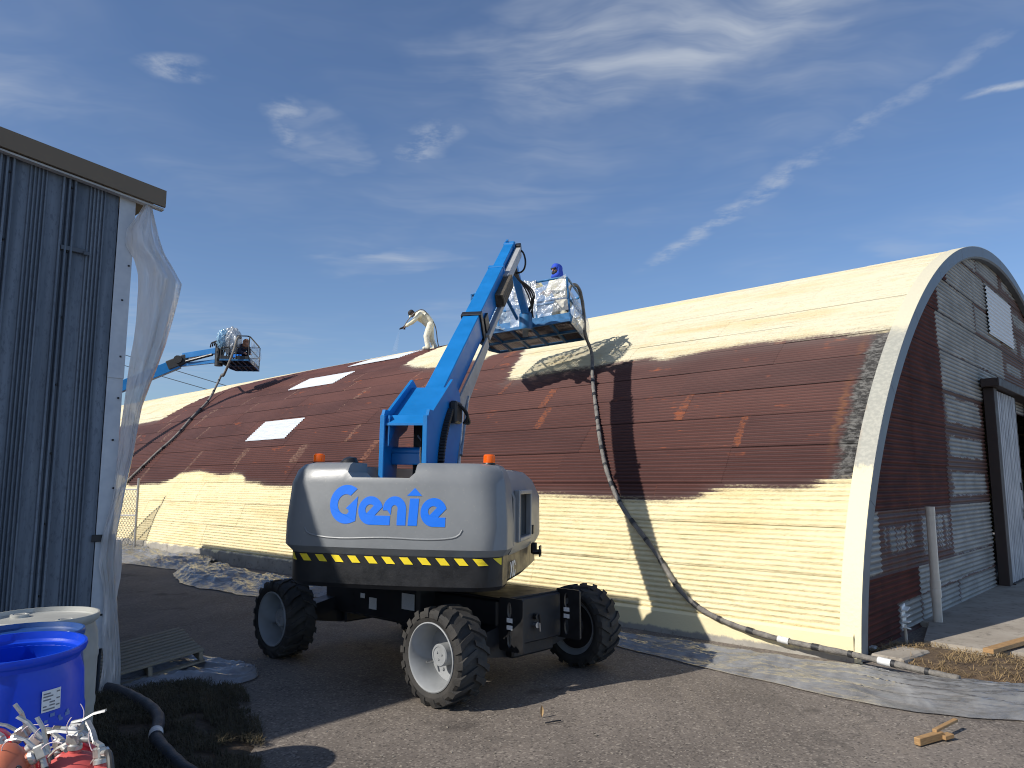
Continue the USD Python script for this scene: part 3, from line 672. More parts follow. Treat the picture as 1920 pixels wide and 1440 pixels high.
for r, (z0, z1) in enumerate(zip(rows[:-1], rows[1:])):
    cols = {0: [0, 1.85, 2.85, 5.0, 7.62], 1: [0, 1.2, 2.85, 5.2, 7.62], 2: [0, 0.72, 1.25, 3.0, 4.75, 7.62], 3: [0, 1.2, 3.0, 4.78, 7.62], 4: [0, 1.25, 3.0, 4.8, 7.62], 5: [0, 1.0, 1.5, 3.1, 4.8, 7.62],
            6: [0, 3.1, 4.8, 7.62, 9.9, 12.2], 7: [0, 3.4, 4.7, 7.4, 10.0, 12.4], 8: [0, 3.9, 4.9, 7.6, 10.0, 12.0], 9: [0, 4.6, 5.6, 8.7, 11.2], 10: [0, 8.0, 10.3, 12.5]}[r]
    cols = cols + ([12.16, 14.6, 17.2, 19.8] if cols[-1] < 8 else [14.6, 17.2, 19.8])
    for w0, w1 in zip(cols[:-1], cols[1:]):
        if z1 <= DOOR[2] + 0.05 and w0 < DOOR[1] - 0.1 and w1 > DOOR[0] + 0.1: continue
        za = z0
        ident += 1
        mid = (w0 + w1) / 2
        if r in (0, 1): k = gable_brown if mid < 2.0 and r == 1 or (r == 0 and mid < 1.5) else gable_zinc if (r == 0 and w0 < 2) else gable_brown if mid < 2.9 else gable_zinc
        elif r == 2: k = gable_zinc if 0.5 < mid < 1.0 else gable_runs if mid < 5 else gable_zinc
        elif r in (3, 4, 5): k = gable_zinc if (w1 <= 1.25 and r != 3) else gable_brown if mid < 4.8 else gable_rust
        elif r == 6: k = gable_brown if mid < 4.8 else gable_zinc
        else: k = gable_brown if (w1 - w0 < 1.4 and 3 < mid < 6) else gable_rust if mid < 6 and r % 2 else gable_zinc if mid < 11 else gable_rust
        got = gable_sheet(w0, w1 + 0.04, za, z1 + 0.03, ident, 0.004 * (ident % 2))
        if got is None: continue
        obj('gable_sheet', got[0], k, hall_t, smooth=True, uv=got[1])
got = gable_sheet(8.75, 11.3, 4.95, 5.98, 9999, 0.035, pitch=0.085, amp=0.014)
vent_white = mat('vent_white', (0.62, 0.63, 0.64), 0.45, var=0.1)
obj('gable_panel', got[0], vent_white, hall_t, smooth=True, uv=got[1], label='pale corrugated panel high in the gable')
frame_dark = mat('door_frame_brown', (0.030, 0.018, 0.015), 0.6, var=0.3, scale=6, bump=0.2)
G = Fr(K, W, Z, -A)           # x across, y up, z out of the gable
obj('door_jamb', box(G, (7.66, 7.93), (0.06, 3.74), (-0.06, 0.12), 0.01), frame_dark, hall_t, smooth=False)
obj('door_jamb', box(G, (11.9, 12.2), (0.06, 3.74), (-0.06, 0.22), 0.01), frame_dark, hall_t, smooth=False)
obj('door_header', box(G, (7.5, 12.5), (3.742, 3.90), (-0.06, 0.24), 0.01), frame_dark, hall_t, smooth=False)
def ribbed(fr, x0, x1, y0, y1, pitch, depth):
    n = int((x1 - x0) / pitch); pts = []
    for k in range(n):
        a = x0 + k * pitch
        pts += [(a, 0), (a + pitch * 0.55, 0), (a + pitch * 0.65, depth), (a + pitch * 0.9, depth)]
    pts.append((x1, 0))
    P = np.array([[fr.p(a, y, d) for a, d in pts] for y in (y0, y1)])
    return grid_mesh(P)
door_paint = mat('door_white_paint', (0.56, 0.56, 0.56), 0.5, color2=(0.25, 0.26, 0.28), scale=2.5, bump=0.1, stretch=(3, 3, 0.6))
door = sub(hall_t, 'sliding_door')
obj('door_leaf', cat(box(G, (7.94, 9.72), (0.10, 3.70), (0.055, 0.085)), ribbed(G.at(0, 0, 0.087), 7.94, 9.72, 0.10, 3.70, 0.16, 0.022)), door_paint, door, smooth=False)
obj('door_edge', box(G, (9.722, 9.78), (0.09, 3.71), (0.05, 0.11), 0.004), frame_dark, door, smooth=False)
obj('door_sill', box(G, (7.94, 9.78), (0.06, 0.098), (0.03, 0.16)), frame_dark, door, smooth=False)
obj('door_handle', cat(box(G, (9.55, 9.60), (1.2, 1.45), (0.112, 0.15), 0.008), box(G, (9.53, 9.62), (1.17, 1.48), (0.098, 0.112))), steel, door)
obj('hasp', box(G, (9.60, 9.74), (1.80, 1.95), (0.09, 0.118), 0.005), frame_dark, door)
dark_in = mat('hall_floor', (0.05, 0.045, 0.04), 0.9, var=0.2)
obj('hall_floor', box(Fr(K, A, W, Z), (0.25, LEN), (0.3, 19.5), (-0.05, 0.02)), dark_in, hall_t, smooth=False)
zz = np.linspace(0.0, 6.6, 40)
obj('rear_wall', grid_mesh(np.stack([hall(np.full(40, LEN - 0.05), arc_w(zz), zz), hall(np.full(40, LEN - 0.05), 19.8 - arc_w(zz), zz)], 0)), gable_zinc, hall_t, smooth=False)
# small fittings on the gable
pvc = mat("pvc_white", (0.60, 0.55, 0.47), 0.38, var=0.08, scale=4)
pipe = thing('drain_pipe', 'white plastic pipe with a coupling standing against the rusty gable', 'pipe', K + W * 2.85 - A * 0.1)
fp = Fr(K + W * 2.86 - A * 0.10, W, -A, Z)
obj('pipe', lathe(fp, [(0.0, -.02), (.058, -.02), (.058, .36), (.058, 1.50), (.062, 1.505), (.062, 1.62), (.05, 1.62), (.05, 1.4)], 20), pvc, pipe)
obj('coupling', lathe(fp, [(.058, .40), (.068, .40), (.068, .50), (.064, .505), (.064, .515), (.068, .52), (.068, .63), (.058, .63)], 20), pvc, pipe)
br = thing('conduit_bracket', 'stack of white metal brackets on a short post at the foot of the gable', 'bracket', K + W * 1.3 - A * 0.1)
fb = Fr(K + W * 1.33 - A * 0.13, W, -A, Z)
obj('post', cat(rod(fb.p(0, 0, -0.02), fb.p(-0.03, 0, 0.24), 0.018), rod(fb.p(-0.08, 0, 0.2), fb.p(0.0, 0, 0.22), 0.012)), pvc, br)
for k in range(4):
    q = fb.at(-0.03 + 0.02 * (k % 2), 0, 0.20 + 0.075 * k).rot('y', 12 - 8 * k)
    obj('bracket', cat(box(q, (-0.07, 0.07), (-0.02, 0.05), (0, 0.014), 0.004), box(q, (-0.07, 0.07), (-0.02, -0.006), (0.014, 0.055), 0.003)), white_plastic, br)
for (w_, z_, sc, lb) in [(0.66, 0.52, 1.0, 'small white junction box on the dark red gable sheet near the corner'), (3.15, 0.50, 0.6, 'dab of white foam on the gable right of the drain pipe'), (5.1, 0.42, 0.5, 'dab of white foam low on the gable, farther from the drain pipe')]:
    q = Fr(K + W * w_ - A * (-0.075), W, Z, -A)
    m = trimesh.creation.icosphere(2, 0.05 * sc); v = np.array(m.vertices); v *= 1 + 0.5 * (meshkit.fbm(v * 30, 3, int(w_ * 10))[:, None] - 0.5)
    if sc == 1.0: mm = cat(box(q, (-.05, .05), (-.055, .055), (0, .05), .012), box(q, (-.06, .05), (.04, .07), (0, .065), .006))
    else: mm = (q.pts(v * [1, 1, 0.5]), np.array(m.faces))
    obj('junction_box' if sc == 1.0 else 'foam_dab', mm, white_plastic, smooth=30, label=lb, category='junction box' if sc == 1.0 else 'foam')

# ------------------------------------------------------------ metal shed on the left, its gable towards the camera
S0 = np.array([-3.75, 7.1, 0.0])
shed = thing('metal_shed', 'grey-blue ribbed metal shed with brown roof trim at the left', 'shed', S0)
SG = Fr(S0, W, Z, -A)                       # x across (left is negative), y up, z out of the gable
SLOPE = 0.115; EAVE = 4.86; RIDGE_X = -10.5
def roof_z(x): return EAVE + SLOPE * (min(0.265 - x, 0.265 - RIDGE_X) - max(0, RIDGE_X - x))
def shed_material():
    g = Graph(); p = g('geometry', 'position')
    n1 = g.noise(g.scalev(p, (7, 7, 0.35)), 1.0, 6.0, 0.65); n2 = g.noise(g.scalev(p, (30, 30, 12)), 1.0, 6.0, 0.75); n3 = g.noise(g.scalev(p, (11, 11, 0.18)), 1.0, 4.0)
    c = g.mix(g.step(n1, 0.3, 0.7), (0.072, 0.090, 0.115), (0.155, 0.180, 0.215))
    c = g.mix(g.step(n2, 0.50, 0.66, 0, 0.6), c, (0.045, 0.056, 0.076))
    c = g.mix(g.step(n3, 0.55, 0.7, 0, 0.35), c, (0.21, 0.235, 0.26))
    return g.build('shed_cladding', g('principled_bsdf', 'BSDF', base_color=c, roughness=0.5, metallic=0.15, normal=g('bump', 'normal', height=n2, strength=0.12, distance=0.01)))
clad = shed_material()
trim_white = mat('corner_trim_white', (0.50, 0.51, 0.52), 0.5, color2=(0.38, 0.40, 0.43), scale=5, bump=0.05)
trim_brown = mat('roof_trim_brown', (0.135, 0.095, 0.055), 0.45, var=0.08, scale=2)
screw_mat = mat('screw_dark', (0.02, 0.02, 0.022), 0.5)
def rib_profile(x0, x1):
    """cladding panel: one three-line rib cluster at the lap and one finer cluster half way"""
    P = [(x0, 0)]
    for c0, offs, h in [(x0 + 0.06, (-0.050, 0.0, 0.050), 0.034), (x0 + 0.31, (-0.064, -0.032, 0.0, 0.032, 0.064), 0.016)]:
        for o in offs:
            x = c0 + o; w_ = 0.018 if h > 0.02 else 0.012
            P += [(x - w_, 0), (x - w_ * 0.45, h), (x + w_ * 0.45, h), (x + w_, 0)]
    P.append((x1, 0))
    return [q for q in P if x0 <= q[0] <= x1]
x = -0.135; k = 0
edges = [-0.135 - 0.5 * i for i in range(0, 38)]
for x1, x0 in zip(edges[:-1], edges[1:]):
    pts = rib_profile(x0, x1)
    P = np.array([[SG.p(a, 0.02, d + 0.002 * (k % 2)) for a, d in pts], [SG.p(a, roof_z(a) - 0.17, d + 0.002 * (k % 2)) for a, d in pts]])
    obj('cladding_panel', grid_mesh(P), clad, shed, smooth=False); k += 1
    if k < 5:
        for zz_ in np.arange(0.35, 4.7, 0.62):
            q = SG.at(x0 + 0.085, zz_, 0.004)
            obj('screw', box(q, (-.009, .009), (-.009, .009), (0, .012), .003), screw_mat, shed, smooth=False)
obj('corner_trim', cat(box(SG, (-0.13, 0.012), (0.45, 2.98), (0.004, 0.012)), box(SG, (0.004, 0.012), (0.45, 2.98), (-0.14, 0.004))), trim_white, shed, smooth=False)
obj('corner_trim', cat(box(SG, (-0.132, 0.016), (2.94, 4.72), (0.0125, 0.018)), box(SG, (0.0125, 0.017), (2.94, 4.72), (-0.14, 0.0125))), trim_white, shed, smooth=False)
for zz_ in (0.75, 1.15, 1.9, 2.35, 2.75, 3.15, 3.7, 4.05): obj('screw', box(SG.at(-0.03 - 0.02 * math.sin(zz_ * 9), zz_, 0.012), (-.009, .009), (-.009, .009), (0, .012), .003), screw_mat, shed, smooth=False)
side_len = 13.0
obj('side_wall', cat(ribbed(Fr(S0 + W * -0.01, A, Z, W), 0.0, side_len, 0.02, 4.74, 0.25, 0.02)), clad, shed, smooth=False)
obj('side_wall', cat(ribbed(Fr(S0 + W * (2 * RIDGE_X + 0.3), A, Z, -W), 0.0, side_len, 0.02, 4.74, 0.25, 0.02)), clad, shed, smooth=False)
obj('rear_gable', prism(Fr(S0 + A * side_len, W, Z, A), [(-0.02, 0.0), (-0.02, 4.74), (RIDGE_X, roof_z(RIDGE_X) - 0.1), (2 * RIDGE_X + 0.3, 4.74), (2 * RIDGE_X + 0.3, 0)], 0, 0.03), clad, shed, smooth=False)
for x0, x1 in ((RIDGE_X, 0.262), (2 * RIDGE_X - 0.0, RIDGE_X)):
    a, b = SG.p(x0, roof_z(x0) - 0.012, 0), SG.p(x1, roof_z(x1) - 0.012, 0)
    obj('roof_slope', hull([q + A * t_ + Z * h for q in (a, b) for t_ in (-0.09, side_len + 0.1) for h in (0, -0.04)]), trim_brown, shed, smooth=False)
    obj('rake_trim', hull([q - A * t_ + Z * h for q in (a, b) for t_ in (0.092, 0.125) for h in (0.016, -0.155)]), trim_brown, shed, smooth=False)
    obj('rake_trim', hull([q - A * t_ + Z * h for q in (a, b) for t_ in (0.02, 0.09) for h in (-0.16, -0.178)]), trim_white, shed, smooth=False)
dark_tape = mat('black_tape', (0.015, 0.016, 0.018), 0.4)
obj('tape', cat(box(SG, (-0.17, 0.03), (1.41, 1.475), (0.02, 0.03), .004)), dark_tape, shed, smooth=False)
obj('bracket', cat(box(SG.at(-0.50, 4.10, 0.02), (-.11, .10), (-.022, .022), (0, .012), .003), box(SG.at(-0.42, 4.10, 0.02), (-.0, .05), (-.035, .0), (0.012, .03), .003)), mat('bracket_grey', (0.06, 0.07, 0.085), 0.5), shed, smooth=False)
poly_film = film('polythene_hanging', white=(0.80, 0.80, 0.80), clear=0.10, spread=0.10, scale=3.0, bump=0.8, bscale=5, fres=.06, rough=.3, stretch=(2.5, 2.5, .5))
flap = [(0.09, 0.15, 4.70), (0.04, 0.20, 4.58), (-0.06, 0.27, 4.40), (-0.06, 0.34, 4.25), (0.03, 0.43, 4.12), (0.07, 0.53, 3.98), (0.08, 0.50, 3.80), (0.08, 0.45, 3.56), (0.07, 0.40, 3.32), (0.05, 0.33, 3.10), (0.03, 0.20, 2.69), (0.01, 0.15, 2.23), (-0.02, 0.08, 1.80), (-0.09, 0.045, 1.45), (-0.10, 0.05, 1.20), (-0.05, 0.07, 1.0), (-0.02, 0.10, 0.75), (0.0, 0.14, 0.45), (0.0, 0.16, 0.27), (-0.02, 0.17, 0.06)]
fl = np.array(flap)[::-1]; zs = np.linspace(fl[0, 2], fl[-1, 2], 130)
lo, hi = np.interp(zs, fl[:, 2], fl[:, 0]), np.interp(zs, fl[:, 2], fl[:, 1])
q = np.linspace(0, 1, 26)
wq = lo[:, None] + (hi - lo)[:, None] * q[None, :]
fold = meshkit.fbm(np.stack([q[None, :] * 4.5 + .6 * np.sin(zs[:, None] * 1.3), zs[:, None] * .9 + 0 * wq, 0 * wq], -1), 4, 11) - 0.5
bulge = np.sin(np.pi * q)[None, :] * (hi - lo)[:, None] * 0.55
out = 0.05 + 0.16 * fold + bulge * 0.5 - 0.25 * (q[None, :] ** 2) * (hi - lo)[:, None]
P = np.stack([[SG.p(wq[i, j], zs[i], out[i, j]) for j in range(26)] for i in range(130)])
draped = obj('plastic_sheet', grid_mesh(P), poly_film, smooth=True, label='milky plastic sheet hanging and billowing from the shed corner', category='plastic sheet')
# second layer lying on the lower corner
P = np.stack([[SG.p(-0.14 + 0.22 * b + 0.02 * math.sin(a * 9), 1.40 * (1 - a) + 0.02, 0.055 + 0.05 * (meshkit.fbm(np.array([b * 5, a * 6, 3.0]), 3, 2) - 0.5)) for b in np.linspace(0.55, 1, 10)] for a in np.linspace(0, 1, 40)])
obj('plastic_sheet', grid_mesh(P), poly_film, smooth=True, label='narrow strip of plastic sheet wrapped round the foot of the shed corner', category='plastic sheet')

# ------------------------------------------------------------ boom lifts
TW, TR = 0.425, 0.36
def man(mesh):
    v, f = mesh
    t_ = trimesh.Trimesh(v, f, process=True)
    if t_.volume < 0: t_.invert()
    return m3.Manifold(m3.Mesh(np.asarray(t_.vertices, np.float32), np.asarray(t_.faces, np.uint32)))
def unman(M):
    q = M.to_mesh(); return (np.array(q.vert_properties[:, :3], float), np.array(q.tri_verts, int))

def wheel(parent, c, ax, phase=0.0):
    """tyre with chevron lugs, dished rim, hub; ax points outwards"""
    w_ = sub(parent, 'wheel'); fr = along(c, np.array(c) + ax)
    R = TW
    tyre = [lathe(fr, [(0.295, -.155), (0.34, -.175), (0.375, -.172), (0.398, -.15), (0.404, -.10), (0.404, .10), (0.398, .15), (0.375, .172), (0.34, .175), (0.305, .16), (0.295, .155)], 48)]
    for side in (-1, 1):
        for k in range(18):
            th = 2 * np.pi * (k + (0.5 if side > 0 else 0)) / 18 + phase; pts = []
            for (zz, dth, wd, r0, r1) in [(0.0 - 0.012 * side, 0.0, 0.055, 0.39, R), (0.09, -0.10, 0.06, 0.39, R), (0.165, -0.22, 0.075, 0.37, R - 0.006), (0.184, -0.25, 0.08, 0.345, 0.372)]:
                row = []
                for e in (-1, 1):
                    for r in (r0, r1):
                        a = th + dth + e * wd
                        row.append((r * math.cos(a), r * math.sin(a), zz * side if zz > 0 else zz))
                pts.append(row)
            tyre += [hull(fr.pts(pts[i] + pts[i + 1])) for i in range(3)]
    obj('tyre', cat(*tyre), rubber, w_, smooth=25)
    obj('rim', lathe(fr, [(0.298, .150), (0.300, .166), (0.290, .170), (0.279, .160), (0.272, .135), (0.255, .10), (0.246, .02), (0.244, -.06), (0.11, -.085), (0.10, -.085), (0.10, -.10), (0.25, -.10), (0.262, -.12), (0.298, -.15)], 48), rim_grey, w_, smooth=35)
    hub = [lathe(fr, [(0.10, -.085), (0.098, .055), (0.090, .066), (0.075, .066), (0.072, .060), (0.0, .060)], 32)]
    for a in (0.3, 2.4, 4.5): hub.append(lathe(fr.at(0.035 * math.cos(a), 0.035 * math.sin(a), 0.06), [(.010, 0), (.010, .008), (0, .008)], 10))
    obj('hub', cat(*hub), rim_grey, w_, smooth=35)
    obj('drive_plate', lathe(fr, [(0, -.135), (.12, -.135), (.13, -.115), (.236, -.112), (.236, -.102), (0, -.102)], 32), black_paint, w_, smooth=30)
    obj('valve', rod(fr.p(0.2 * math.cos(3.6), 0.2 * math.sin(3.6), -0.04), fr.p(0.19 * math.cos(3.6), 0.19 * math.sin(3.6), 0.06), 0.010), steel, w_)
    bolts = [lathe(fr.at(0.175 * math.cos(a), 0.175 * math.sin(a), -0.075), [(.014, 0), (.014, .016), (0, .018)], 6) for a in np.linspace(0, 2 * np.pi, 9, endpoint=False)]
    obj('lug_nuts', cat(*bolts), rim_grey, w_, smooth=False)

def chassis(t, FC, detail=True):
    """FC: x across, y along, z up, origin on the ground under the turntable"""
    obj('chassis_frame', cat(box(FC, (-.40, .40), (-1.45, 1.45), (.44, .84), .02), box(FC, (-.62, .62), (-.55, .55), (.50, .90), .03)), black_paint, t, smooth=False)
    for s_ in (-1, 1):
        y = s_ * 1.365
        obj('axle', cat(hull(FC.pts([(a, y + b, c) for a, c0, c1 in ((-.80, .38, .52), (-.3, .30, .62), (.3, .30, .62), (.80, .38, .52)) for b in (-.11, .11) for c in (c0, c1)])), box(FC, (-.30, .30), (y - .2, y + .2), (.30, .46), .02)), black_paint, t, smooth=False)
        for e in (-1, 1):
            c = FC.p(e * 0.99, y, TW)
            obj('wheel_motor', cat(lathe(along(FC.p(e * 0.74, y, TW), FC.p(e * .94, y, TW)), [(.0, -.02), (.13, -.02), (.13, .06), (.10, .10), (.10, .16)], 20), box(FC, (e * .80 - .06, e * .80 + .06), (y - .13, y + .13), (.36, .60), .02)), black_paint, t)
            wheel(t, c, FC.x * e, phase=0.13 * s_ + 0.2 * e)
    if detail:
        y = -1.47
        obj('end_plate', box(FC, (-.385, .385), (y - .12, y), (.42, .845), .012), black_paint, t, smooth=False)
        obj('end_cover', box(FC, (-.40, .40), (-1.55, -.7), (.842, .862), .006), black_paint, t, smooth=False)
        for e in (-1, 1):
            fr = Fr(FC.p(e * .42, y - .19, .64), FC.y, FC.z, FC.x)
            pl = sg.box(-.13, -.22, .13, .22).buffer(.02)
            hole = [affinity.scale(sg.Point(0.02, q_).buffer(.05), .55, 1.5) for q_ in (-.13, .13)]
            for h_ in hole: pl = pl.difference(h_)
            obj('tow_bracket', prism(fr, pl, -.012, .012), black_paint, t, smooth=False)
            for yr in ((-.045, -.005), (.02, .06)): obj('decal', box(fr, (-.02, .05), yr, (-.016, -.0125)), white_decal, t, smooth=False)
        for (xx, zz) in ((-.02, .58), (-.02, .66)):
            obj('pin', cat(rod(FC.p(xx, y - .12, zz), FC.p(xx, y - .16, zz), .028), rod(FC.p(xx + .02, y - .165, zz + .02), FC.p(xx + .03, y - .165, zz - .06), .010)), steel if zz < .6 else black_paint, t)
        for xx in (-.62, .62): obj('chain_link', cat(*[lathe(along(FC.p(xx, y + .02, .50 - .035 * k), FC.p(xx + .01 * (-1) ** k, y - .1, .50 - .035 * k)), [(.010, -.004), (.018, -.004), (.018, .004), (.010, .004)], 10) for k in range(4)]), steel, t)
        fx = Fr(FC.p(-.625, 0, .72), -FC.y, FC.z, -FC.x)
        for xr, yr in (((.30, .50), (-.06, .10)), ((-.42, -.34), (-.02, .03)), ((-.26, -.13), (-.12, .0))): obj('decal', box(fx, xr, yr, (.002, .006)), white_decal, t, smooth=False)
    obj('swing_bearing', lathe(Fr(FC.o, FC.x, FC.y, FC.z), [(.0, .88), (.56, .88), (.58, .92), (.58, .99), (.0, 1.0)], 40), black_paint, t)

def logo():
    """the lettering on the counterweight, drawn on a sheet 1920 x 886"""
    C = lambda x, y, r, n=48: sg.Point(x, y).buffer(r, n)
    P = sg.Polygon
    g = affinity.scale(C(400, 490, 1), 240, 256)
    gi = affinity.scale(C(392, 490, 1), 118, 132)
    g = g.difference(gi).difference(P([(460, 370), (550, 280), (700, 150), (700, 460), (560, 385), (400, 545), (380, 520)]))
    g = g.intersection(P([(0, 0), (548, 0), (548, 280), (560, 385), (542, 705), (542, 900), (0, 900)]))
    fill = P([(560, 385), (542, 708), (470, 735), (400, 640), (440, 590), (430, 560), (395, 545)])
    G_ = g.union(fill).difference(C(405, 580, 26))
    def e_(cx, cy, tail_x, top_cut):
        q = affinity.scale(C(cx, cy, 1), 172, 186)
        q = q.union(P([(cx, cy + 60), (tail_x, cy + 66), (tail_x, cy + 186), (cx - 10, cy + 186)]))
        eye = affinity.scale(C(cx - 5, cy - 10, 1), 68, 70).intersection(P([(cx - 90, cy + 80), (cx - 90, cy - 100), (cx + 60, cy - 100), (cx + 55, cy - 75), (cx - 55, cy + 42)]))
        wedge = P([(cx + 178, cy - 60), (cx + 60, cy + 65), (cx + 400, cy + 65), (cx + 400, cy - 60)])
        return q.difference(eye).difference(wedge)
    e1 = e_(748, 565, 1022, 0)
    n = affinity.scale(C(1078, 545, 1), 158, 170).intersection(sg.box(900, 300, 1250, 560))
    n = n.union(P([(924, 490), (1030, 620), (1034, 560), (1080, 520)])).union(sg.box(1118, 540, 1236, 750))
    n = n.difference(affinity.scale(C(1078, 545, 1), 44, 56)).difference(sg.box(1036, 545, 1118, 900))
    i = P([(1282, 400), (1404, 400), (1388, 752), (1266, 752)])
    arrow = P([(1342, 262), (1442, 366), (1240, 366)])
    e2 = e_(1602, 575, 1760, 0)
    return [('letter', s_.buffer(0)) for s_ in (G_, e1, n, i, arrow, e2)]

def lift_tail(t, FT):
    ins = [(1.285, .05), (1.35, 0.0), (1.55, 0.0), (1.93, .028), (2.05, .065), (2.105, .11), (2.125, .17)]
    def outline(d, y1=-1.20, hw=1.09, n=26):
        P = []; h = hw - d
        for a in np.linspace(-1, 1, n):
            x_ = h * math.sin(a * math.pi / 2) if abs(a) > .0 else 0
            u_ = abs(x_) / h; y_ = -1.74 + d + 0.10 * u_ ** 2 + 0.16 * max(0, (u_ - .80) / .20) ** 2.2
            P.append((x_, y_))
        return P + [(h, y1), (-h, y1)]
    def face_y(x_, d): u_ = abs(x_) / (1.09 - d); return -1.74 + d + 0.10 * u_ ** 2 + 0.16 * max(0, (u_ - .80) / .20) ** 2.2
    def d_at(z): return float(np.interp(z, [i_[0] for i_ in ins], [i_[1] for i_ in ins]))
    body = hull([(x_, y_, z) for z, d in ins for x_, y_ in outline(d)])
    notch = m3.Manifold(m3.Mesh(*[np.asarray(q, dt) for q, dt in zip(box(F0, (-.40, .26), (-2.2, -1.0), (1.985, 2.4), .05), (np.float32, np.uint32))]))
    v, f = unman(man(body) - notch)
    obj('counterweight', (FT.pts(v), f), grey_body, t, smooth=28)
    low = hull([(x_, y_, z) for z, d in [(.98, .085), (1.02, .055), (1.283, .052)] for x_, y_ in outline(d)])
    obj('lower_counterweight', (FT.pts(low[0]), low[1]), black_paint, t, smooth=28)
    # hazard stripes on the black band
    xs = np.linspace(-1.02, .99, 13)
    for x0 in xs:
        G_ = np.array([[(min(max(x0 + dx + (1.274 - z) * .85 - .02, -1.03), 1.03), 0, z) for dx in np.linspace(0, .082, 6)] for z in (1.274, 1.243, 1.212)])
        for a in G_.reshape(-1, 3): a[1] = face_y(a[0], .053) - 0.005
        obj('hazard_stripe', grid_mesh(FT.pts(G_.reshape(-1, 3)).reshape(G_.shape)), yellow, t, smooth=False)
    # pressed crease under the lettering
    cr = [(-.80, 1.52), (-.75, 1.465), (-.70, 1.452), (0, 1.447), (.60, 1.452), (.66, 1.465), (.72, 1.53)]
    cs = spline([(a, 0, b) for a, b in cr], 40)
    obj('pressed_crease', tube(FT.pts([(q[0], face_y(q[0], d_at(q[2])) + .004, q[2]) for q in cs]), .011, 8), grey_body, t)
    # lettering
    for nm, g in logo():
        def tri(p2):
            m = trimesh.creation.extrude_polygon(p2, 1.0, engine='earcut'); m = m.subdivide_to_size(160) if False else m
            v = np.array(m.vertices); x_ = -.548 + (v[:, 0] - 160) / 1625 * 1.13; z_ = 1.915 - (v[:, 1] - 235) / 530 * .365
            y_ = np.array([face_y(a, d_at(b)) for a, b in zip(x_, z_)]) - np.where(v[:, 2] > .5, .003, -.001)
            return (FT.pts(np.stack([x_, y_, z_], 1)), np.array(m.faces))
        gs = getattr(g, 'geoms', [g])
        obj(nm, cat(*[tri(q.simplify(1.0)) for q in gs if q.area > 100]), logo_blue, t, smooth=False)

def lift_side(t, FT, e, text=True):
    """side cover, e = +1 right, -1 left"""
    def ring(z, x1, y0, y1): return [(e * .45, y0, z), (e * .45, y1, z), (e * x1, y0 + .02, z), (e * (x1 + .015), (y0 + y1) / 2, z), (e * (x1 - .03), y1, z)]
    up = hull([q for z, x1, a, b in [(1.27, 1.04, -1.185, .60), (1.36, 1.085, -1.185, .62), (1.80, 1.08, -1.185, .60), (1.98, 1.01, -1.18, .5), (2.07, .92, -1.17, .40), (2.095, .80, -1.17, .35)] for q in ring(z, x1, a, b)])
    rec = m3.Manifold(m3.Mesh(*[np.asarray(q, dt) for q, dt in zip(box(F0, tuple(sorted((e * .99, e * 1.3))), (-1.02, -.36), (1.40, 1.86), .03), (np.float32, np.uint32))]))
    v, f = unman(man(up) - rec)
    obj('side_cover', (FT.pts(v), f), grey_body, t, smooth=28)
    low = hull([q for z, x1 in [(1.0, .98), (1.05, 1.03), (1.268, 1.03)] for q in ring(z, x1, -1.185, .60)])
    obj('lower_side_cover', (FT.pts(low[0]), low[1]), black_paint, t, smooth=28)
    fx = Fr(FT.p(e * 1.09, 0, 0), -FT.y * e * -1, FT.z, FT.x * e)
    obj('panel_frame', cat(box(fx, (-1.05 * 1, -1.00), (1.38, 1.88), (-.03, .03), .008), box(fx, (-.38, -.33), (1.38, 1.88), (-.03, .03), .008), box(fx, (-1.0, -.38), (1.84, 1.88), (-.03, .035), .008), box(fx, (-1.0, -.38), (1.38, 1.42), (-.03, .035), .008)) if e > 0 else box(fx, (.3, .35), (1.4, 1.8), (0, .02)), rim_grey, t, smooth=False)
    obj('decal', box(fx, (-.985, -.76), (1.45, 1.80), (-.094, -.088)) if e > 0 else box(fx, (.5, .7), (1.5, 1.8), (.0, .01)), white_decal, t, smooth=False)
    obj('door_gap', box(fx, (-.74, -.40), (1.44, 1.83), (-.094, -.086)) if e > 0 else box(fx, (.8, .82), (1.4, 1.8), (.0, .01)), black_paint, t, smooth=False)
    if e > 0 and text:
        tm = meshkit.text_mesh('XC', 0.14, 0.004, bold=True); v = np.array(tm.vertices)
        fr = Fr(FT.p(1.049, -1.15, 1.06), FT.y, FT.z, FT.x)
        obj('lettering', (fr.pts(v * [1, 1, 1]), np.array(tm.faces)), white_decal, t, smooth=False)
        obj('sensor', cat(box(FT, (1.06, 1.12), (-.02, .05), (1.18, 1.30), .01), rod(FT.p(1.08, .0, 1.20), FT.p(1.17, 0.02, 1.20), .03), box(FT, (1.15, 1.165), (-.03, .07), (1.15, 1.27), .004)), black_paint, t)
        obj('latch', box(fx, (-.17, -.09), (1.40, 1.50), (-.005, .02), .012), black_paint, t, smooth=False)

def beacon(t, FT, x, y, z):
    b = sub(t, 'beacon')
    fr = FT.at(x, y, z)
    obj('base', lathe(fr, [(0, -.03), (.06, -.03), (.06, .0), (.055, .01), (0, .01)], 20), black_paint, b)
    obj('lens', lathe(fr, [(.054, .01), (.056, .02), (.055, .075), (.046, .088), (0, .092)], 20), amber, b)
amber = usdkit.material(stage, '/World/Looks/amber_lens', {'p': ('principled_bsdf', {'base_color': (0.75, 0.11, 0.005), 'roughness': 0.15, 'transmission_weight': 0.25, 'emission_color': (1.0, 0.22, 0.01), 'emission_strength': 0.10})}, surface='p.BSDF')

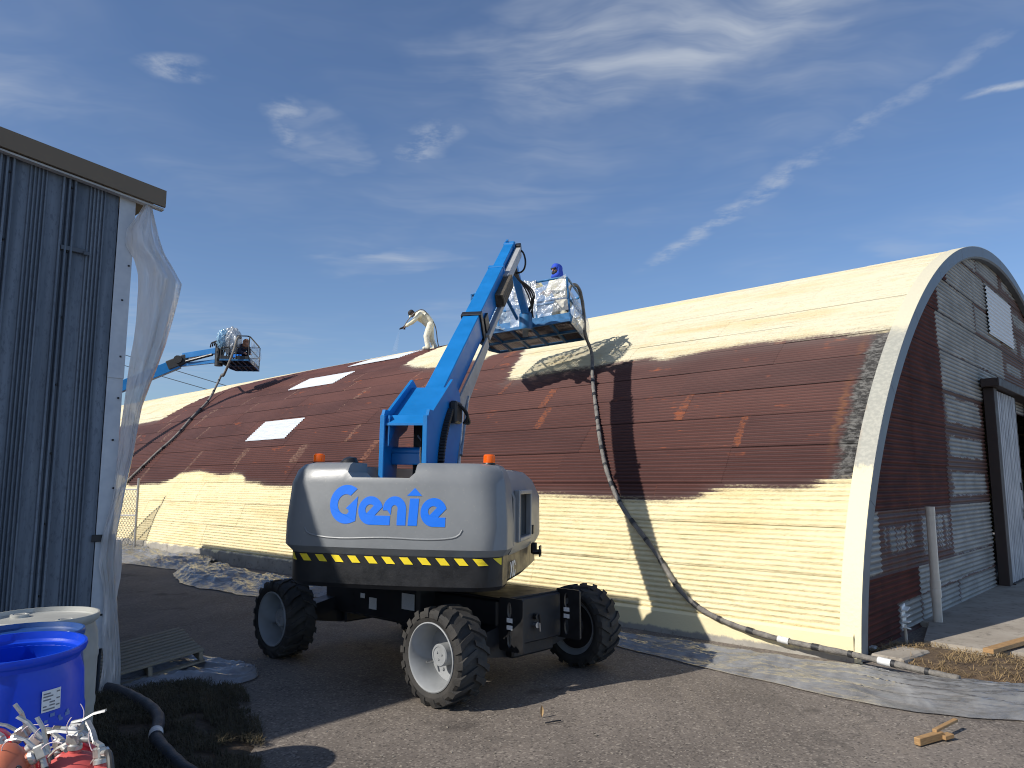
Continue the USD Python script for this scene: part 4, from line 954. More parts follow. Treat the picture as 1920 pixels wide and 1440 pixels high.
lift_label = 'grey and blue articulated boom lift with blue lettering on its counterweight'
C0 = np.array([-.845, 8.58, 0.0])
lift = thing('boom_lift', lift_label, 'boom lift', C0)
FC = Fr(np.array([-.955, 8.58, 0]) + W * .04, W, A, Z)
chassis(lift, FC)
ta = math.radians(11)
FT = Fr(C0, (math.cos(ta), -math.sin(ta), 0), (math.sin(ta), math.cos(ta), 0), Z).rot('y', 0.7)
FT = Fr(FT.o + np.array([0.0, 0, 0.01]), FT.x, FT.y, FT.z)
lift_tail(lift, FT); lift_side(lift, FT, 1); lift_side(lift, FT, -1)
obj('turntable_deck', cat(box(FT, (-.46, .46), (-1.21, 1.0), (1.0, 1.80), .02), box(FT, (-.95, .95), (-1.2, .6), (1.0, 1.24), .02), box(FT, (-.62, -.47), (-1.19, .3), (1.80, 2.06), .03)), black_paint, lift, smooth=False)
beacon(lift, FT, -.84, -1.36, 2.125); beacon(lift, FT, .88, -1.36, 2.125)
obj('filler_cap', lathe(FT.at(-.48, -1.45, 2.10).rot('y', -20), [(0, 0), (.09, 0), (.085, .05), (.03, .08), (0, .08)], 16), black_paint, lift)
# riser: two tall side plates, a folded top plate, cross tubes
def plate(x, poly, th=.025): return prism(Fr(FT.p(x, 0, 0), FT.y, FT.z, FT.x), poly, -th / 2, th / 2)
rp = [(-1.24, 1.80), (-1.27, 2.58), (-1.22, 2.66), (-1.10, 2.66), (-.40, 3.07), (-.10, 2.95), (.02, 2.60), (-.30, 1.80)]
lp = [(-1.24, 1.80), (-1.27, 2.58), (-1.22, 2.66), (-1.10, 2.66), (-.40, 3.07), (-.20, 2.98), (-.55, 2.5), (-.80, 2.40), (-.86, 1.80)]
obj('riser_plate', plate(-.235, lp, .03), blue, lift, smooth=False)
obj('riser_plate', plate(.225, rp, .03), blue, lift, smooth=False)
obj('riser_flange', cat(box(FT, (-.25, -.20), (-1.285, -1.255), (1.8, 2.60), .006), box(FT, (.19, .24), (-1.285, -1.255), (1.8, 2.60), .006)), blue, lift, smooth=False)
def folded(P, x0, x1, th=.02):
    out = []
    for (a, b), (c, d) in zip(P[:-1], P[1:]):
        out.append(hull(FT.pts([(x_, y_, z_ - e_) for x_ in (x0, x1) for y_, z_ in ((a, b), (c, d)) for e_ in (0, th)])))
    return cat(*out)
obj('riser_top_plate', folded([(-1.26, 2.52), (-1.16, 2.61), (-1.02, 2.62), (-.42, 2.98), (-.22, 2.98)], -.218, .208), blue, lift, smooth=False)
obj('gusset', plate(-.17, [(-1.25, 2.3), (-1.25, 2.60), (-.95, 2.60), (-1.1, 2.45)], .014), blue, lift, smooth=False)
obj('cross_tube', cat(rod(FT.p(-.22, -.95, 2.25), FT.p(.21, -.95, 2.25), .05, 14), box(FT, (-.22, .21), (-1.02, -.90), (2.12, 2.24), .01)), blue, lift)
obj('inner_riser', cat(box(FT, (-.09, .15), (-.72, -.45), (1.8, 2.75), .01), box(FT, (-.2, .2), (-.70, -.55), (1.8, 1.95), .01)), black_paint, lift, smooth=False)
obj('lift_cylinder', cat(rod(FT.p(.02, -1.02, 1.82), FT.p(.12, -.88, 2.42), .024, 14), rod(FT.p(.09, -1.02, 1.82), FT.p(.15, -.9, 2.3), .012, 8)), steel, lift)
for k, (a, b, c) in enumerate([((.02, -.9, 2.42), (.16, -1.0, 2.15), (.02, -1.1, 1.85)), ((.06, -.8, 2.45), (.2, -.95, 2.2), (.17, -1.05, 1.83)), ((.10, -.85, 2.5), (.12, -1.1, 2.2), (.19, -1.12, 1.9))]):
    obj('hydraulic_hose', tube(FT.pts(spline([a, b, c], 16)), .012, 8), dark_plastic if k else steel, lift)
cc = spline([(.262, -.55, 2.72), (.27, -.72, 2.55), (.27, -.86, 2.30), (.27, -.90, 2.05), (.27, -.86, 1.85)], 30)
obj('cable_chain', cat(*[bar(FT.p(*cc[k]), FT.p(*cc[k + 1]), .05, .07, up=FT.x, ext=-.002, c=.006) for k in range(len(cc) - 1)]), dark_plastic, lift, smooth=False)
obj('valve_block', cat(box(FT, (.245, .33), (-.55, -.30), (2.58, 2.82), .02), *[tube(FT.pts(spline([(.30, -.50 + .06 * k, 2.80), (.40, -.42 + .05 * k, 2.72 - .03 * k), (.33, -.25 + .05 * k, 2.60)], 10)), .013, 6) for k in range(4)]), dark_plastic, lift)
# telescoping boom
pivot, tip = FT.p(-.02, -.22, 2.80), np.array([-.03, 12.4, 5.90])
FB = along(pivot, tip); LB = np.linalg.norm(tip - pivot)      # x left, y towards the upper face
E1 = LB * .775
obj('outer_boom', cat(box(FB, (-.115, .115), (-.17, .17), (-.05, E1), .008), box(FB, (-.125, .125), (-.18, .18), (E1 - .10, E1 - .02), .006)), blue, lift, smooth=False)
obj('inner_boom', box(FB, (-.080, .088), (-.12, .13), (E1, LB - .02), .008), blue, lift, smooth=False)
obj('boom_cover', hull([FB.p(a, b, c) for c, b0, b1 in ((.15, -.40, -.12), (LB * .40, -.30, -.16)) for a in (-.19, -.165) for b in (b0, b1)]), grey_steel, lift, smooth=False)
obj('cable_tray', cat(box(FB, (-.20, -.10), (-.10, .06), (LB * .74, LB * .99), .006)), grey_steel, lift, smooth=False)
obj('lower_tray', box(FB, (-.19, -.12), (-.26, -.17), (LB * .42, LB * .76), .006), grey_steel, lift, smooth=False)
obj('tray_chain', cat(*[box(FB, (-.25, -.118), (-.16, .04), (LB * .60 + .045 * k, LB * .60 + .045 * k + .028), .004) for k in range(18)], box(FB, (-.23, -.13), (-.13, .015), (LB * .60, LB * .60 + .80))), mat('chain_tan', (0.09, 0.075, 0.055), 0.6, var=0.4, scale=30), lift, smooth=False)
obj('boom_collar', cat(box(FB, (-.14, .14), (-.21, .19), (LB * .40, LB * .42), .004), box(FB, (-.15, -.116), (-.24, .05), (LB * .43, LB * .47), .004)), black_paint, lift, smooth=False)
obj('side_cylinder', cat(rod(FT.p(.27, -.25, 1.9), FB.p(-.19, -.28, .35), .03, 12), rod(FT.p(.27, -.1, 2.25), FB.p(-.19, -.30, .7), .018, 10)), steel, lift)
obj('boom_head', cat(box(FB, (-.10, .10), (-.14, .15), (LB - .06, LB + .05), .02), rod(FB.p(-.14, -.02, LB), FB.p(.13, -.02, LB), .06, 16), box(FB, (.02, .06), (.1, .18), (LB - .02, LB + .06), .005)), blue, lift)
obj('head_fitting', cat(box(FB, (-.19, -.10), (-.05, .10), (LB - .04, LB + .07), .01), tube(spline([FB.p(-.2, 0, LB - .05), FB.p(-.28, -.10, LB - .2), FB.p(-.25, -.25, LB - .32), FB.p(-.12, -.3, LB - .3)], 14), .016, 7)), black_paint, lift)
# platform
R1, R2, L2 = np.array([1.06, 13.4, 4.905]), np.array([1.43, 14.5, 4.77]), np.array([-.38, 15.1, 4.59])
px_ = unit(R2 - L2); py_ = unit((R2 - R1) - px_ * ((R2 - R1) @ px_)); pz_ = np.cross(px_, py_)
LX, LY = np.linalg.norm(R2 - L2), np.linalg.norm(R2 - R1)
FP = Fr(R1, px_, py_, pz_)                 # origin near right corner; x from -LX to 0, y from 0 (near) to LY
deck_blue = mat('platform_blue_dark', (0.012, 0.10, 0.24), 0.45, var=0.3, scale=8)
rail_blue = mat('platform_rail_blue', (0.02, 0.13, 0.30), 0.4, var=0.25, scale=9)
def platform(t, FP, LX, LY, H=.86, rails=rail_blue, deck=deck_blue):
    p_ = sub(t, 'platform')
    obj('deck_frame', cat(*[bar(FP.p(*a), FP.p(*b), .05, .06, c=.008, ext=.02) for a, b in [((0, .08, 0), (0, LY, 0)), ((0, LY, 0), (-LX + .12, LY, 0)), ((-LX + .12, LY, 0), (-LX, LY * .8, 0)), ((-LX, LY * .8, 0), (-LX, 0, 0)), ((-LX, 0, 0), (0, 0, 0))]]), deck, p_, smooth=False)
    for k in range(1, 5):
        obj('deck_beam', bar(FP.p(-LX * k / 5, 0, -.012), FP.p(-LX * k / 5, LY, -.012), .05, .05), deck, p_, smooth=False)
    obj('deck_beam', bar(FP.p(-LX, LY * .5, -.02), FP.p(0, LY * .5, -.02), .06, .05), deck, p_, smooth=False)
    g = []
    for k in range(26): g.append(bar(FP.p(-LX + .03, LY * (k + .5) / 26, .024), FP.p(-.03, LY * (k + .5) / 26, .024), .012, .014))
    for k in range(40): g.append(bar(FP.p(-LX * (k + .5) / 40, .03, .036), FP.p(-LX * (k + .5) / 40, LY - .03, .036), .010, .010))
    obj('deck_grating', cat(*g), mat('grating_rust', (0.10, 0.075, 0.06), 0.7, var=0.4, scale=10), p_, smooth=False)
    for a, b in [((0, 0), (-LX * .45, 0)), ((-LX * .6, 0), (-LX, 0)), ((-LX, LY), (0, LY)), ((0, 0), (0, LY)), ((-LX, 0), (-LX, LY))]:
        obj('toe_board', bar(FP.p(*a, .09), FP.p(*b, .09), .012, .11), rails, p_, smooth=False)
    for x_, y_ in [(0, .02), (0, LY), (-LX, .02), (-LX, LY), (-LX * .5, LY), (-LX * .45, 0), (-LX * .72, 0)]:
        obj('rail_post', tube(FP.pts([(x_, y_, .02), (x_, y_, H)]), .020, 8), rails, p_)
    def loop(z, rr, dip):
        return tube(FP.pts(rounded([(-LX * .45, 0, z), (0, 0, z), (0, LY, z - dip), (-LX, LY, z), (-LX, 0, z), (-LX * .72, 0, z)], .16)), rr, 8)
    obj('top_rail', loop(H, .022, 0.0), rails, p_); obj('mid_rail', loop(H * .52, .018, 0.0), rails, p_)
    return p_
pl1 = platform(lift, FP, LX, LY)
# jib: a short beam hanging from the boom head to the platform's rotator
rot = FP.p(-LX * .40, -.20, .02)
jt = FB.p(0, -.06, LB - .02)
jb = rot + np.array([-.02, -.10, 0.0])
obj('jib_beam', cat(bar(jt, jb + Z * .12, .13, .15, up=FT.y, c=.01), rod(jt - FT.x * .10, jt + FT.x * .10, .075, 16)), blue, lift, smooth=False)
obj('jib_link', bar(jt + FT.x * -.16 - Z * .6, jb - FT.x * .16 + Z * .05, .05, .06, up=FT.y), blue, lift, smooth=False)
obj('rotator', cat(lathe(Fr(jb - Z * .16, (1, 0, 0), (0, 1, 0), Z), [(0, 0), (.11, 0), (.12, .04), (.12, .28), (.09, .32), (0, .32)], 18), bar(jb, FP.p(-LX * .42, .1, .03), .16, .12, c=.01), bar(jb - Z * .1, FP.p(-LX * .5, .3, -.05), .10, .06)), deck_blue, lift)
for k in range(6):
    a = jt + FT.x * (.07 + .02 * k) - FT.y * .06
    obj('jib_hose', tube(spline([a, a - Z * .35 + FT.x * (.05 - .03 * k) + FT.y * (.1 - .05 * k), (a + jb) / 2 + FT.x * (.08 + .02 * (k % 3)) - FT.y * (.02 * k), jb + FT.x * (.14 - .03 * k) + Z * (.05 + .02 * k)], 20), .013, 6), dark_plastic, lift)
obj('control_box', cat(box(FP, (-LX * .54, -LX * .35), (-.08, .20), (.52, .84), .02)), mat('control_box_grey', (0.30, 0.33, 0.35), 0.5, var=0.2), lift, smooth=False)

# polythene round the platform
film_wrap = film('polythene_wrap', white=(0.66, 0.70, 0.74), clear=0.62, spread=0.24, scale=6.0, bump=0.9, bscale=8, rough=0.12)
def wrap(fr, n, m, fun, seed, amp):
    """crumpled sheet: fun(a, b) -> frame point; creased by ridged noise along its normal direction"""
    a, b = np.meshgrid(np.linspace(0, 1, n), np.linspace(0, 1, m), indexing='ij')
    P = np.array([[fun(x_, y_) for y_ in b[0]] for x_ in a[:, 0]], float)
    N = np.cross(np.gradient(P, axis=0), np.gradient(P, axis=1)); N /= np.maximum(np.linalg.norm(N, axis=-1, keepdims=True), 1e-9)
    q = np.stack([a * 3.2, b * 2.2, a * 0 + seed], -1)
    r = np.abs(meshkit.fbm(q * 1.3, 4, seed) - .5) * 2 + 0.5 * np.abs(meshkit.fbm(q * 3.1 + a[..., None] * 2, 3, seed + 5) - .5)
    edge = np.minimum(np.minimum(a, 1 - a), np.minimum(b, 1 - b)) * 6
    P = P + N * (amp * (r - .35) * np.clip(edge, 0.15, 1))[..., None]
    return grid_mesh(fr.pts(P.reshape(-1, 3)).reshape(n, m, 3))
HR = .86
pw = thing('plastic_wrap', 'clear crumpled plastic film wrapped round the near lift basket', 'plastic film', FP.p(-LX / 2, LY / 2, 0))
obj('near_film', wrap(FP, 60, 40, lambda a, b: (-LX * .62 + a * LX * .62, -.03 - .10 * math.sin(math.pi * b), HR * (.20 + .82 * b) - .16 * math.sin(math.pi * a) * b + .02), 3, .16), film_wrap, pw, smooth=True)
obj('end_film', wrap(FP, 40, 30, lambda a, b: (.02 + .07 * math.sin(math.pi * min(1, b * 1.1)) + .01, -.02 + a * (LY + .1), -.08 + b * .70), 8, .10), film_wrap, pw, smooth=True)
obj('far_film', wrap(FP, 50, 30, lambda a, b: (-LX * .98 + a * LX * .95, LY + .03 + .1 * math.sin(math.pi * b), HR * (.1 + .95 * b)), 14, .16), film_wrap, pw, smooth=True)
obj('box_film', wrap(FP, 40, 40, lambda a, b: (-LX * .57 + a * LX * .27, -.14 + .38 * b, .90 - .16 * (b < .02) + .03 * math.sin(5 * a) - .5 * max(0, .18 - b) / .18 * (.6 + .4 * a)), 21, .08), film_wrap, pw, smooth=True)
obj('low_film', wrap(FP, 44, 30, lambda a, b: (-LX * 1.03 + a * LX * .40, -.05 + .25 * b + .05 * math.sin(7 * a), -.03 + .44 * b + .1 * math.sin(math.pi * a)), 27, .16), film('polythene_blue_tint', white=(0.60, 0.74, 0.84), clear=0.35, spread=.2, scale=5, bump=.9, bscale=7), pw, smooth=True)
obj('tape_dab', hull(FP.pts(np.array([[-LX * .38, .30, .86], [-LX * .28, .30, .88], [-LX * .31, .36, .99], [-LX * .36, .40, .94], [-LX * .33, .25, .94]]))), mat('foam_cream', (0.72, 0.66, 0.36), 0.7), pw, smooth=False)

# ------------------------------------------------------------ people
def figure(fr, bones, spheres=(), refine=0.03, taubin=6):
    """one continuous surface from tapering bones (p, q, rp, rq), metres in the frame"""
    parts = []
    def ball(p, r): return m3.Manifold.sphere(r, 16).translate([float(x) for x in p])
    for p, q, a, b in bones: parts.append(m3.Manifold.batch_hull([ball(p, a), ball(q, b)]))
    for p, r in spheres: parts.append(ball(p, r))
    M = m3.Manifold.batch_boolean(parts, m3.OpType.Add).refine_to_length(refine)
    v, f = unman(M); t_ = trimesh.Trimesh(v, f, process=True)
    trimesh.smoothing.filter_taubin(t_, iterations=taubin)
    return (fr.pts(np.array(t_.vertices) / S), np.array(t_.faces))
def hand(p, d, up, curl=0.6):
    """palm, four bent fingers and a thumb as bones; p wrist, d direction, up back of the hand"""
    p, d = np.array(p, float), unit(d); s_ = unit(np.cross(up, d)); u_ = np.cross(d, s_); B = []
    B.append((p, p + d * .05, .026, .032))
    for i, (o, L) in enumerate(zip((-.032, -.011, .011, .031), (.070, .078, .074, .058))):
        a = p + d * .085 + s_ * o; B.append((p + d * .03 + s_ * o * .8, a, .016, .011))
        b = a + unit(d - u_ * curl * .6) * L * .5; c = b + unit(d * .3 - u_ * curl) * L * .5
        B += [(a, b, .010, .009), (b, c, .009, .008)]
    a = p + d * .03 - s_ * .038; b = a + unit(d * .6 - s_ * .5 - u_ * .4) * .04; B += [(p + d * .015, a, .016, .013), (a, b, .012, .010), (b, b + unit(d - u_ * .8) * .03, .010, .009)]
    return B
def head_bones(c, fwd, up):
    """skull, jaw, nose, ears; c centre of the head"""
    c = np.array(c, float); f_ = unit(fwd); u_ = unit(np.array(up) - f_ * (np.array(up) @ f_)); s_ = np.cross(u_, f_)
    B = [(c + u_ * .03 - f_ * .015, c + u_ * .03 + f_ * .02, .092, .086), (c - u_ * .02 + f_ * .02, c - u_ * .075 + f_ * .045, .078, .048), (c + f_ * .098 + u_ * .02, c + f_ * .118 - u_ * .025, .010, .016)]
    for e in (-1, 1): B += [(c + s_ * e * .080 + u_ * .015, c + s_ * e * .084 - u_ * .02, .016, .012)]
    for e in (-1, 1): B += [(c + s_ * e * .05 + f_ * .082 + u_ * .035, c + s_ * e * .015 + f_ * .094 + u_ * .04, .014, .014)]
    B += [(c + f_ * .088 - u_ * .055 + s_ * .02, c + f_ * .088 - u_ * .055 - s_ * .02, .012, .012)]
    return B, f_, u_, s_
skin_dark = mat('skin_dark', (0.10, 0.050, 0.032), 0.5, var=0.1)
skin_light = mat('skin_light', (0.38, 0.20, 0.14), 0.5, var=0.08)
suit_white = mat('coverall_white', (0.66, 0.63, 0.54), 0.8, color2=(0.72, 0.66, 0.46), scale=3, bump=0.5, bscale=9, bdist=0.04)
hood_blue = mat('hood_blue', (0.012, 0.055, 0.42), 0.75, var=0.2, bump=0.3, bscale=14)
black_cloth = mat('black_cloth', (0.015, 0.014, 0.016), 0.7, var=0.3)
navy_cloth = mat('navy_cloth', (0.025, 0.028, 0.055), 0.8, var=0.25, bump=0.4, bscale=12)
tan_cloth = mat('tan_cloth', (0.22, 0.10, 0.055), 0.7, var=0.2, bump=0.3)

def surf(s, w, off=0.0):
    """point on the hall's skin, off outwards"""
    u = u_of_w(w); a, b, nw, nz = prof(u)
    return K + A * s + W * (a + nw * off) + Z * (b + nz * off)
base = surf(14.05, 5.78, 0.02)
fx_ = unit((-.97, -.22, 0)); FS = Fr(base, fx_, np.cross(Z, fx_), Z)
man1 = thing('person', 'stooping person in cream spattered white coverall spraying foam on the roof ridge', 'person', base)
hp = np.array
bones = [((-.06, .10, .88), (-.06, -.10, .88), .125, .125), ((-.05, 0, .92), (.14, 0, 1.10), .145, .15), ((.14, 0, 1.10), (.34, 0, 1.21), .15, .15), ((.34, .17, 1.24), (.34, -.17, 1.24), .09, .09),
         ((.38, 0, 1.25), (.50, 0, 1.27), .065, .06)]
LEG = [((-.05, .10, .86), (.08, .13, .47), .10, .07), ((.08, .13, .47), (.03, .14, .09), .068, .05), ((-.07, -.10, .86), (-.13, -.15, .46), .10, .07), ((-.13, -.15, .46), (-.26, -.16, .12), .068, .05)]
FOOT = [((.0, .14, .05), (.16, .15, .035), .05, .04), ((-.29, -.16, .09), (-.12, -.17, .07), .05, .04)]
ARM = [((.36, .19, 1.23), (.56, .20, .99), .062, .048), ((.56, .20, .99), (.80, .12, .80), .046, .036), ((.36, -.19, 1.22), (.58, -.20, 1.0), .062, .048), ((.58, -.20, 1.0), (.83, -.02, .84), .046, .036)]
hb, f_, u_, s_ = head_bones((.60, .0, 1.29), (.75, .25, -.62), (.5, 0, .8))
hands = hand((.80, .12, .80), (.6, -.2, -.4), (.3, .3, .8)) + hand((.83, -.02, .84), (.6, .1, -.4), (.3, -.2, .8))
obj('body', figure(FS, bones + LEG + FOOT + ARM + hb + hands, refine=.025), skin_dark, man1, smooth=True)
g_ = lambda L, d: [(p, q, a + d, b + d) for p, q, a, b in L]
obj('coverall', figure(FS, g_(bones[:4], .022) + g_(LEG, .034) + g_([(ARM[0]), (ARM[1][0], (.77, .13, .83), .046, .040), ARM[2], (ARM[3][0], (.79, -.04, .87), .046, .04)], .020) + [((.03, .14, .16), (.02, .14, .08), .095, .10), ((-.25, -.16, .18), (-.26, -.16, .10), .095, .10), ((.30, .02, 1.33), (.20, .02, 1.30), .10, .12), ((.10, .10, 1.22), (-.08, .10, 1.02), .12, .10)], refine=.035, taubin=8), suit_white, man1, smooth=True)
obj('boots', figure(FS, g_(FOOT, .018)), suit_white, man1, smooth=True)
hc = hp((.60, .0, 1.29))
obj('cap', figure(FS, [(hc + u_ * .055 - f_ * .025, hc + u_ * .055 + f_ * .02, .098, .092), (hc - f_ * .05, hc - f_ * .04 - u_ * .03, .085, .08)]), black_cloth, man1, smooth=True)
obj('respirator', figure(FS, [(hc + f_ * .09 - u_ * .035, hc + f_ * .13 - u_ * .05, .05, .035)]), suit_white, man1, smooth=True)
obj('goggles', figure(FS, [(hc + f_ * .098 + u_ * .03 + s_ * .04, hc + f_ * .098 + u_ * .03 - s_ * .04, .03, .03)]), black_cloth, man1, smooth=True)
gun = thing('spray_gun', 'black spray gun and its hose held by the person on the ridge', 'spray gun', FS.p(.9 / S, .05 / S, .75 / S))
q = lambda *P: FS.pts(np.array(P) / S)
obj('gun_body', cat(rod(*q((.84, .03, .80), (1.00, .05, .72)), .028), rod(*q((.86, .03, .80), (.84, .04, .70)), .02), rod(*q((1.0, .05, .72), (1.03, .055, .70)), .018)), black_cloth, gun)
obj('gun_hose', tube(spline(q((.86, .06, .82), (.74, .22, 1.02), (.50, .30, 1.28), (.25, .26, 1.40), (.02, .18, 1.22), (-.20, .15, .92), (-.30, .1, .5), (-.42, .0, .06)), 40), .016, 8), mat('hose_grey', (0.16, 0.15, 0.14), 0.7, var=0.4, scale=20), gun)
g = Graph(); vol = g('principled_volume', 'volume', color=(0.95, 0.95, 0.95), density=0.9)
mist = usdkit.material(stage, '/World/Looks/spray_mist', g.n, g.l, volume=str(vol))
m0, m1 = q((1.03, .055, .69), (1.18, .07, -.10))
obj('spray_mist', lathe(along(m0, m1), [(0, 0), (.012, 0), (.05, .3), (.085, np.linalg.norm(m1 - m0)), (0, np.linalg.norm(m1 - m0))], 16), mist, smooth=True, label='thin white mist falling from the spray gun to the roof', category='mist', kind='stuff')

def kneeler(name, label, base, fwd, hood, face, torso, goggles=True, beard=True, lean=0.10, bent=False):
    f3 = unit((fwd[0], fwd[1], 0)); F = Fr(base, f3, np.cross(Z, f3), Z)
    t = thing(name, label, 'person', base)
    B = [((-.02, .10, .46), (-.02, -.10, .46), .13, .13), ((-.02, 0, .50), (lean, 0, .92), .145, .155), ((lean, .18, .97), (lean, -.18, .97), .085, .085), ((lean + .02, 0, 1.02), (lean + .05, 0, 1.13), .065, .06),
         ((-.02, .11, .45), (.10, .14, .08), .10, .075), ((.10, .14, .08), (-.32, .14, .06), .07, .05), ((-.02, -.11, .45), (.10, -.14, .08), .10, .075), ((.10, -.14, .08), (-.32, -.14, .06), .07, .05)]
    AR = [((lean, .20, .96), (lean + .12, .24, .70), .06, .046), ((lean + .12, .24, .70), (lean + .34, .15, .66), .044, .036), ((lean, -.20, .96), (lean + .14, -.24, .70), .06, .046), ((lean + .14, -.24, .70), (lean + .36, -.12, .68), .044, .036)]
    c = hp((lean + .08, 0, 1.24))
    if bent:
        B = [((-.10, .10, .30), (-.10, -.10, .30), .13, .13), ((-.10, 0, .34), (.22, 0, .62), .145, .155), ((.24, .18, .64), (.24, -.18, .64), .085, .085), ((.26, 0, .66), (.36, 0, .72), .065, .06)] + [(a_, b_, r0, r1) for e in (.12, -.12) for a_, b_, r0, r1 in [((-.10, e, .28), (.22, e * 1.4, .36), .10, .075), ((.22, e * 1.4, .36), (.10, e * 1.3, .06), .07, .05)]]
        AR = [((.24, .20, .63), (.34, .24, .40), .06, .046), ((.34, .24, .40), (.52, .15, .34), .044, .036), ((.24, -.20, .63), (.36, -.24, .40), .06, .046), ((.36, -.24, .40), (.54, -.12, .34), .044, .036)]
        c = hp((.44, 0, .80)); lean = .2
    hb, f_, u_, s_ = head_bones(c, (1, 0, -.10), (0, 0, 1))
    HN = hand(AR[1][1], (.9, -.2, -.2), (0, 0, 1)) + hand(AR[3][1], (.9, .2, -.2), (0, 0, 1))
    obj('body', figure(F, B + AR + hb + HN, refine=.025), face, t, smooth=True)
    obj('jacket', figure(F, [(p, q_, a + .022, b + .022) for p, q_, a, b in B[:3] + AR] , refine=.035), torso, t, smooth=True)
    obj('trousers', figure(F, [(p, q_, a + .022, b + .022) for p, q_, a, b in B[4:]] + [(B[0][0], B[0][1], .15, .15)], refine=.035), torso, t, smooth=True)
    if hood is not None:
        obj('hood', figure(F, [(c + u_ * .035 - f_ * .05, c + u_ * .05 + f_ * .005, .118, .108), (c - f_ * .055, c - f_ * .05 - u_ * .14, .112, .125), (c - u_ * .13 + s_ * .05 + f_ * .03, c - u_ * .15 - s_ * .05 + f_ * .03, .075, .075)] + [(c + s_ * e * .075 + u_ * .04 - f_ * .0, c + s_ * e * .07 - u_ * .10 + f_ * .0, .045, .055) for e in (-1, 1)]), hood, t, smooth=True)
    if goggles: obj('sunglasses', figure(F, [(c + f_ * .098 + u_ * .028 + s_ * e * .055, c + f_ * .104 + u_ * .022 + s_ * e * .02, .022, .024) for e in (-1, 1)]), black_cloth, t, smooth=True)
    if beard: obj('beard', figure(F, [(c + f_ * .070 - u_ * .068 + s_ * .03, c + f_ * .070 - u_ * .068 - s_ * .03, .045, .045), (c + f_ * .065 - u_ * .09, c + f_ * .06 - u_ * .11, .045, .035)]), black_cloth, t, smooth=True)
    return t
kneeler('person', 'bearded person in blue hood and sunglasses kneeling in the near basket', FP.p(-LX * .17, LY * .60, .20), (-.72, -.70), hood_blue, skin_light, suit_white)

# ------------------------------------------------------------ supply hose from the near basket to the ground
hose_mat = mat('supply_hose', (0.085, 0.078, 0.070), 0.7, color2=(0.24, 0.22, 0.19), scale=9, bump=0.6, bscale=40, bdist=0.03)
tape_white = mat('tape_white', (0.62, 0.62, 0.60), 0.5, var=0.2, scale=20)
hp1 = [FP.p(*q_) for q_ in [(-.10, .30, .30), (-.07, .36, .66), (-.01, .48, .88), (.05, .64, .90), (.09, .78, .66), (.09, .84, .25), (.085, .86, -.05)]]
hp1 += [np.array(q_) for q_ in [[1.514, 14.3, 4.572], [1.483, 13.7, 3.91], [1.462, 12.9, 3.235]]]
hp1 += [surf(s_, w_, o) for s_, w_, o in [(4.36, 1.30, .10), (3.93, .86, .09), (3.60, .60, .08), (3.32, .46, .075), (2.97, .33, .07), (2.58, .24, .065)]]
for s_, w_, z_ in [(2.15, -.02, .42), (1.76, -.05, .30), (1.31, -.08, .20), (.77, -.12, .14), (.42, -.17, .13)]: hp1.append(K + A * s_ + W * w_ + Z * z_)
hp1 += [np.array(q_) for q_ in [(3.71, 8.29, .13), (3.95, 8.0, .09), (4.18, 7.7, .08), (4.40, 7.37, .07)]]
hose = thing('supply_hose', 'long taped grey hose hanging from the near basket down to the plastic sheet', 'hose', hp1[-1])
hs = spline(hp1, 260)
from scipy.ndimage import gaussian_filter1d
_sm = gaussian_filter1d(hs, 9, axis=0, mode='nearest'); _wt = np.clip((np.arange(260) - 45) / 25, 0, 1)[:, None]; hs = hs * (1 - _wt) + _sm * _wt
obj('hose', tube(hs, .033 + .002 * np.sin(np.arange(260) * 1.3) + .002 * np.sin(np.arange(260) * .37), 10), hose_mat, hose, smooth=True)
for k in list(range(60, 250, 9)): obj('hose_tie', tube(hs[k:k + 2] if k % 2 else hs[k:k + 3], .038, 10, caps=False), dark_plastic, hose, smooth=True)
for k in (213, 238): obj('tape_band', tube(hs[k:k + 4], .039, 10, caps=False), tape_white, hose, smooth=True)

# ------------------------------------------------------------ second boom lift beyond the hall's far flank
B2 = np.array([-18.2, 24.6, 0.0])
lift2 = thing('boom_lift', 'far blue boom lift reaching over the roof from behind the shed', 'boom lift', B2)
FC2 = Fr(B2, W, A, Z)
for s_ in (-1, 1):
    for e in (-1, 1): wheel(lift2, FC2.p(e * .95, s_ * 1.3, TW), FC2.x * e)
obj('chassis_frame', cat(box(FC2, (-.5, .5), (-1.5, 1.5), (.42, .90), .03), box(FC2, (-.85, .85), (-1.4, -1.2), (.38, .55)), box(FC2, (-.85, .85), (1.2, 1.4), (.38, .55))), black_paint, lift2, smooth=False)
d2 = unit(np.array([-11.75, 26.0, 0]) - [-18.2, 24.6, 0]); FT2 = Fr(B2, np.cross(d2, Z), d2, Z)
obj('turntable', cat(box(FT2, (-1.0, 1.0), (-1.7, .5), (1.0, 2.0), .14)), grey_body, lift2, smooth=False)
e2 = np.array([-11.75, 26.0, 6.12])
obj('riser', cat(box(FT2, (-.2, .2), (-1.0, -.4), (1.9, 2.7), .02)), blue, lift2, smooth=False)
obj('boom_section', bar(FT2.p(0, -.7, 2.55), e2, .26, .36, c=.01), blue, lift2, smooth=False)
E2L, E2R = np.array([-11.72, 26.0, 6.20]), np.array([-10.45, 25.9, 6.42])
obj('elbow', cat(bar(e2 - d2 * .35 - Z * .12, e2 + d2 * .30 + Z * .18, .30, .34, c=.03), rod(e2 + Z * .12 - FT2.x * .2, e2 + Z * .12 + FT2.x * .2, .14)), dark_plastic, lift2, smooth=False)
obj('jib_beam', bar(e2 + np.array([.15, 0, .25]), np.array([-10.35, 25.9, 6.55]), .17, .20, c=.01), blue, lift2, smooth=False)
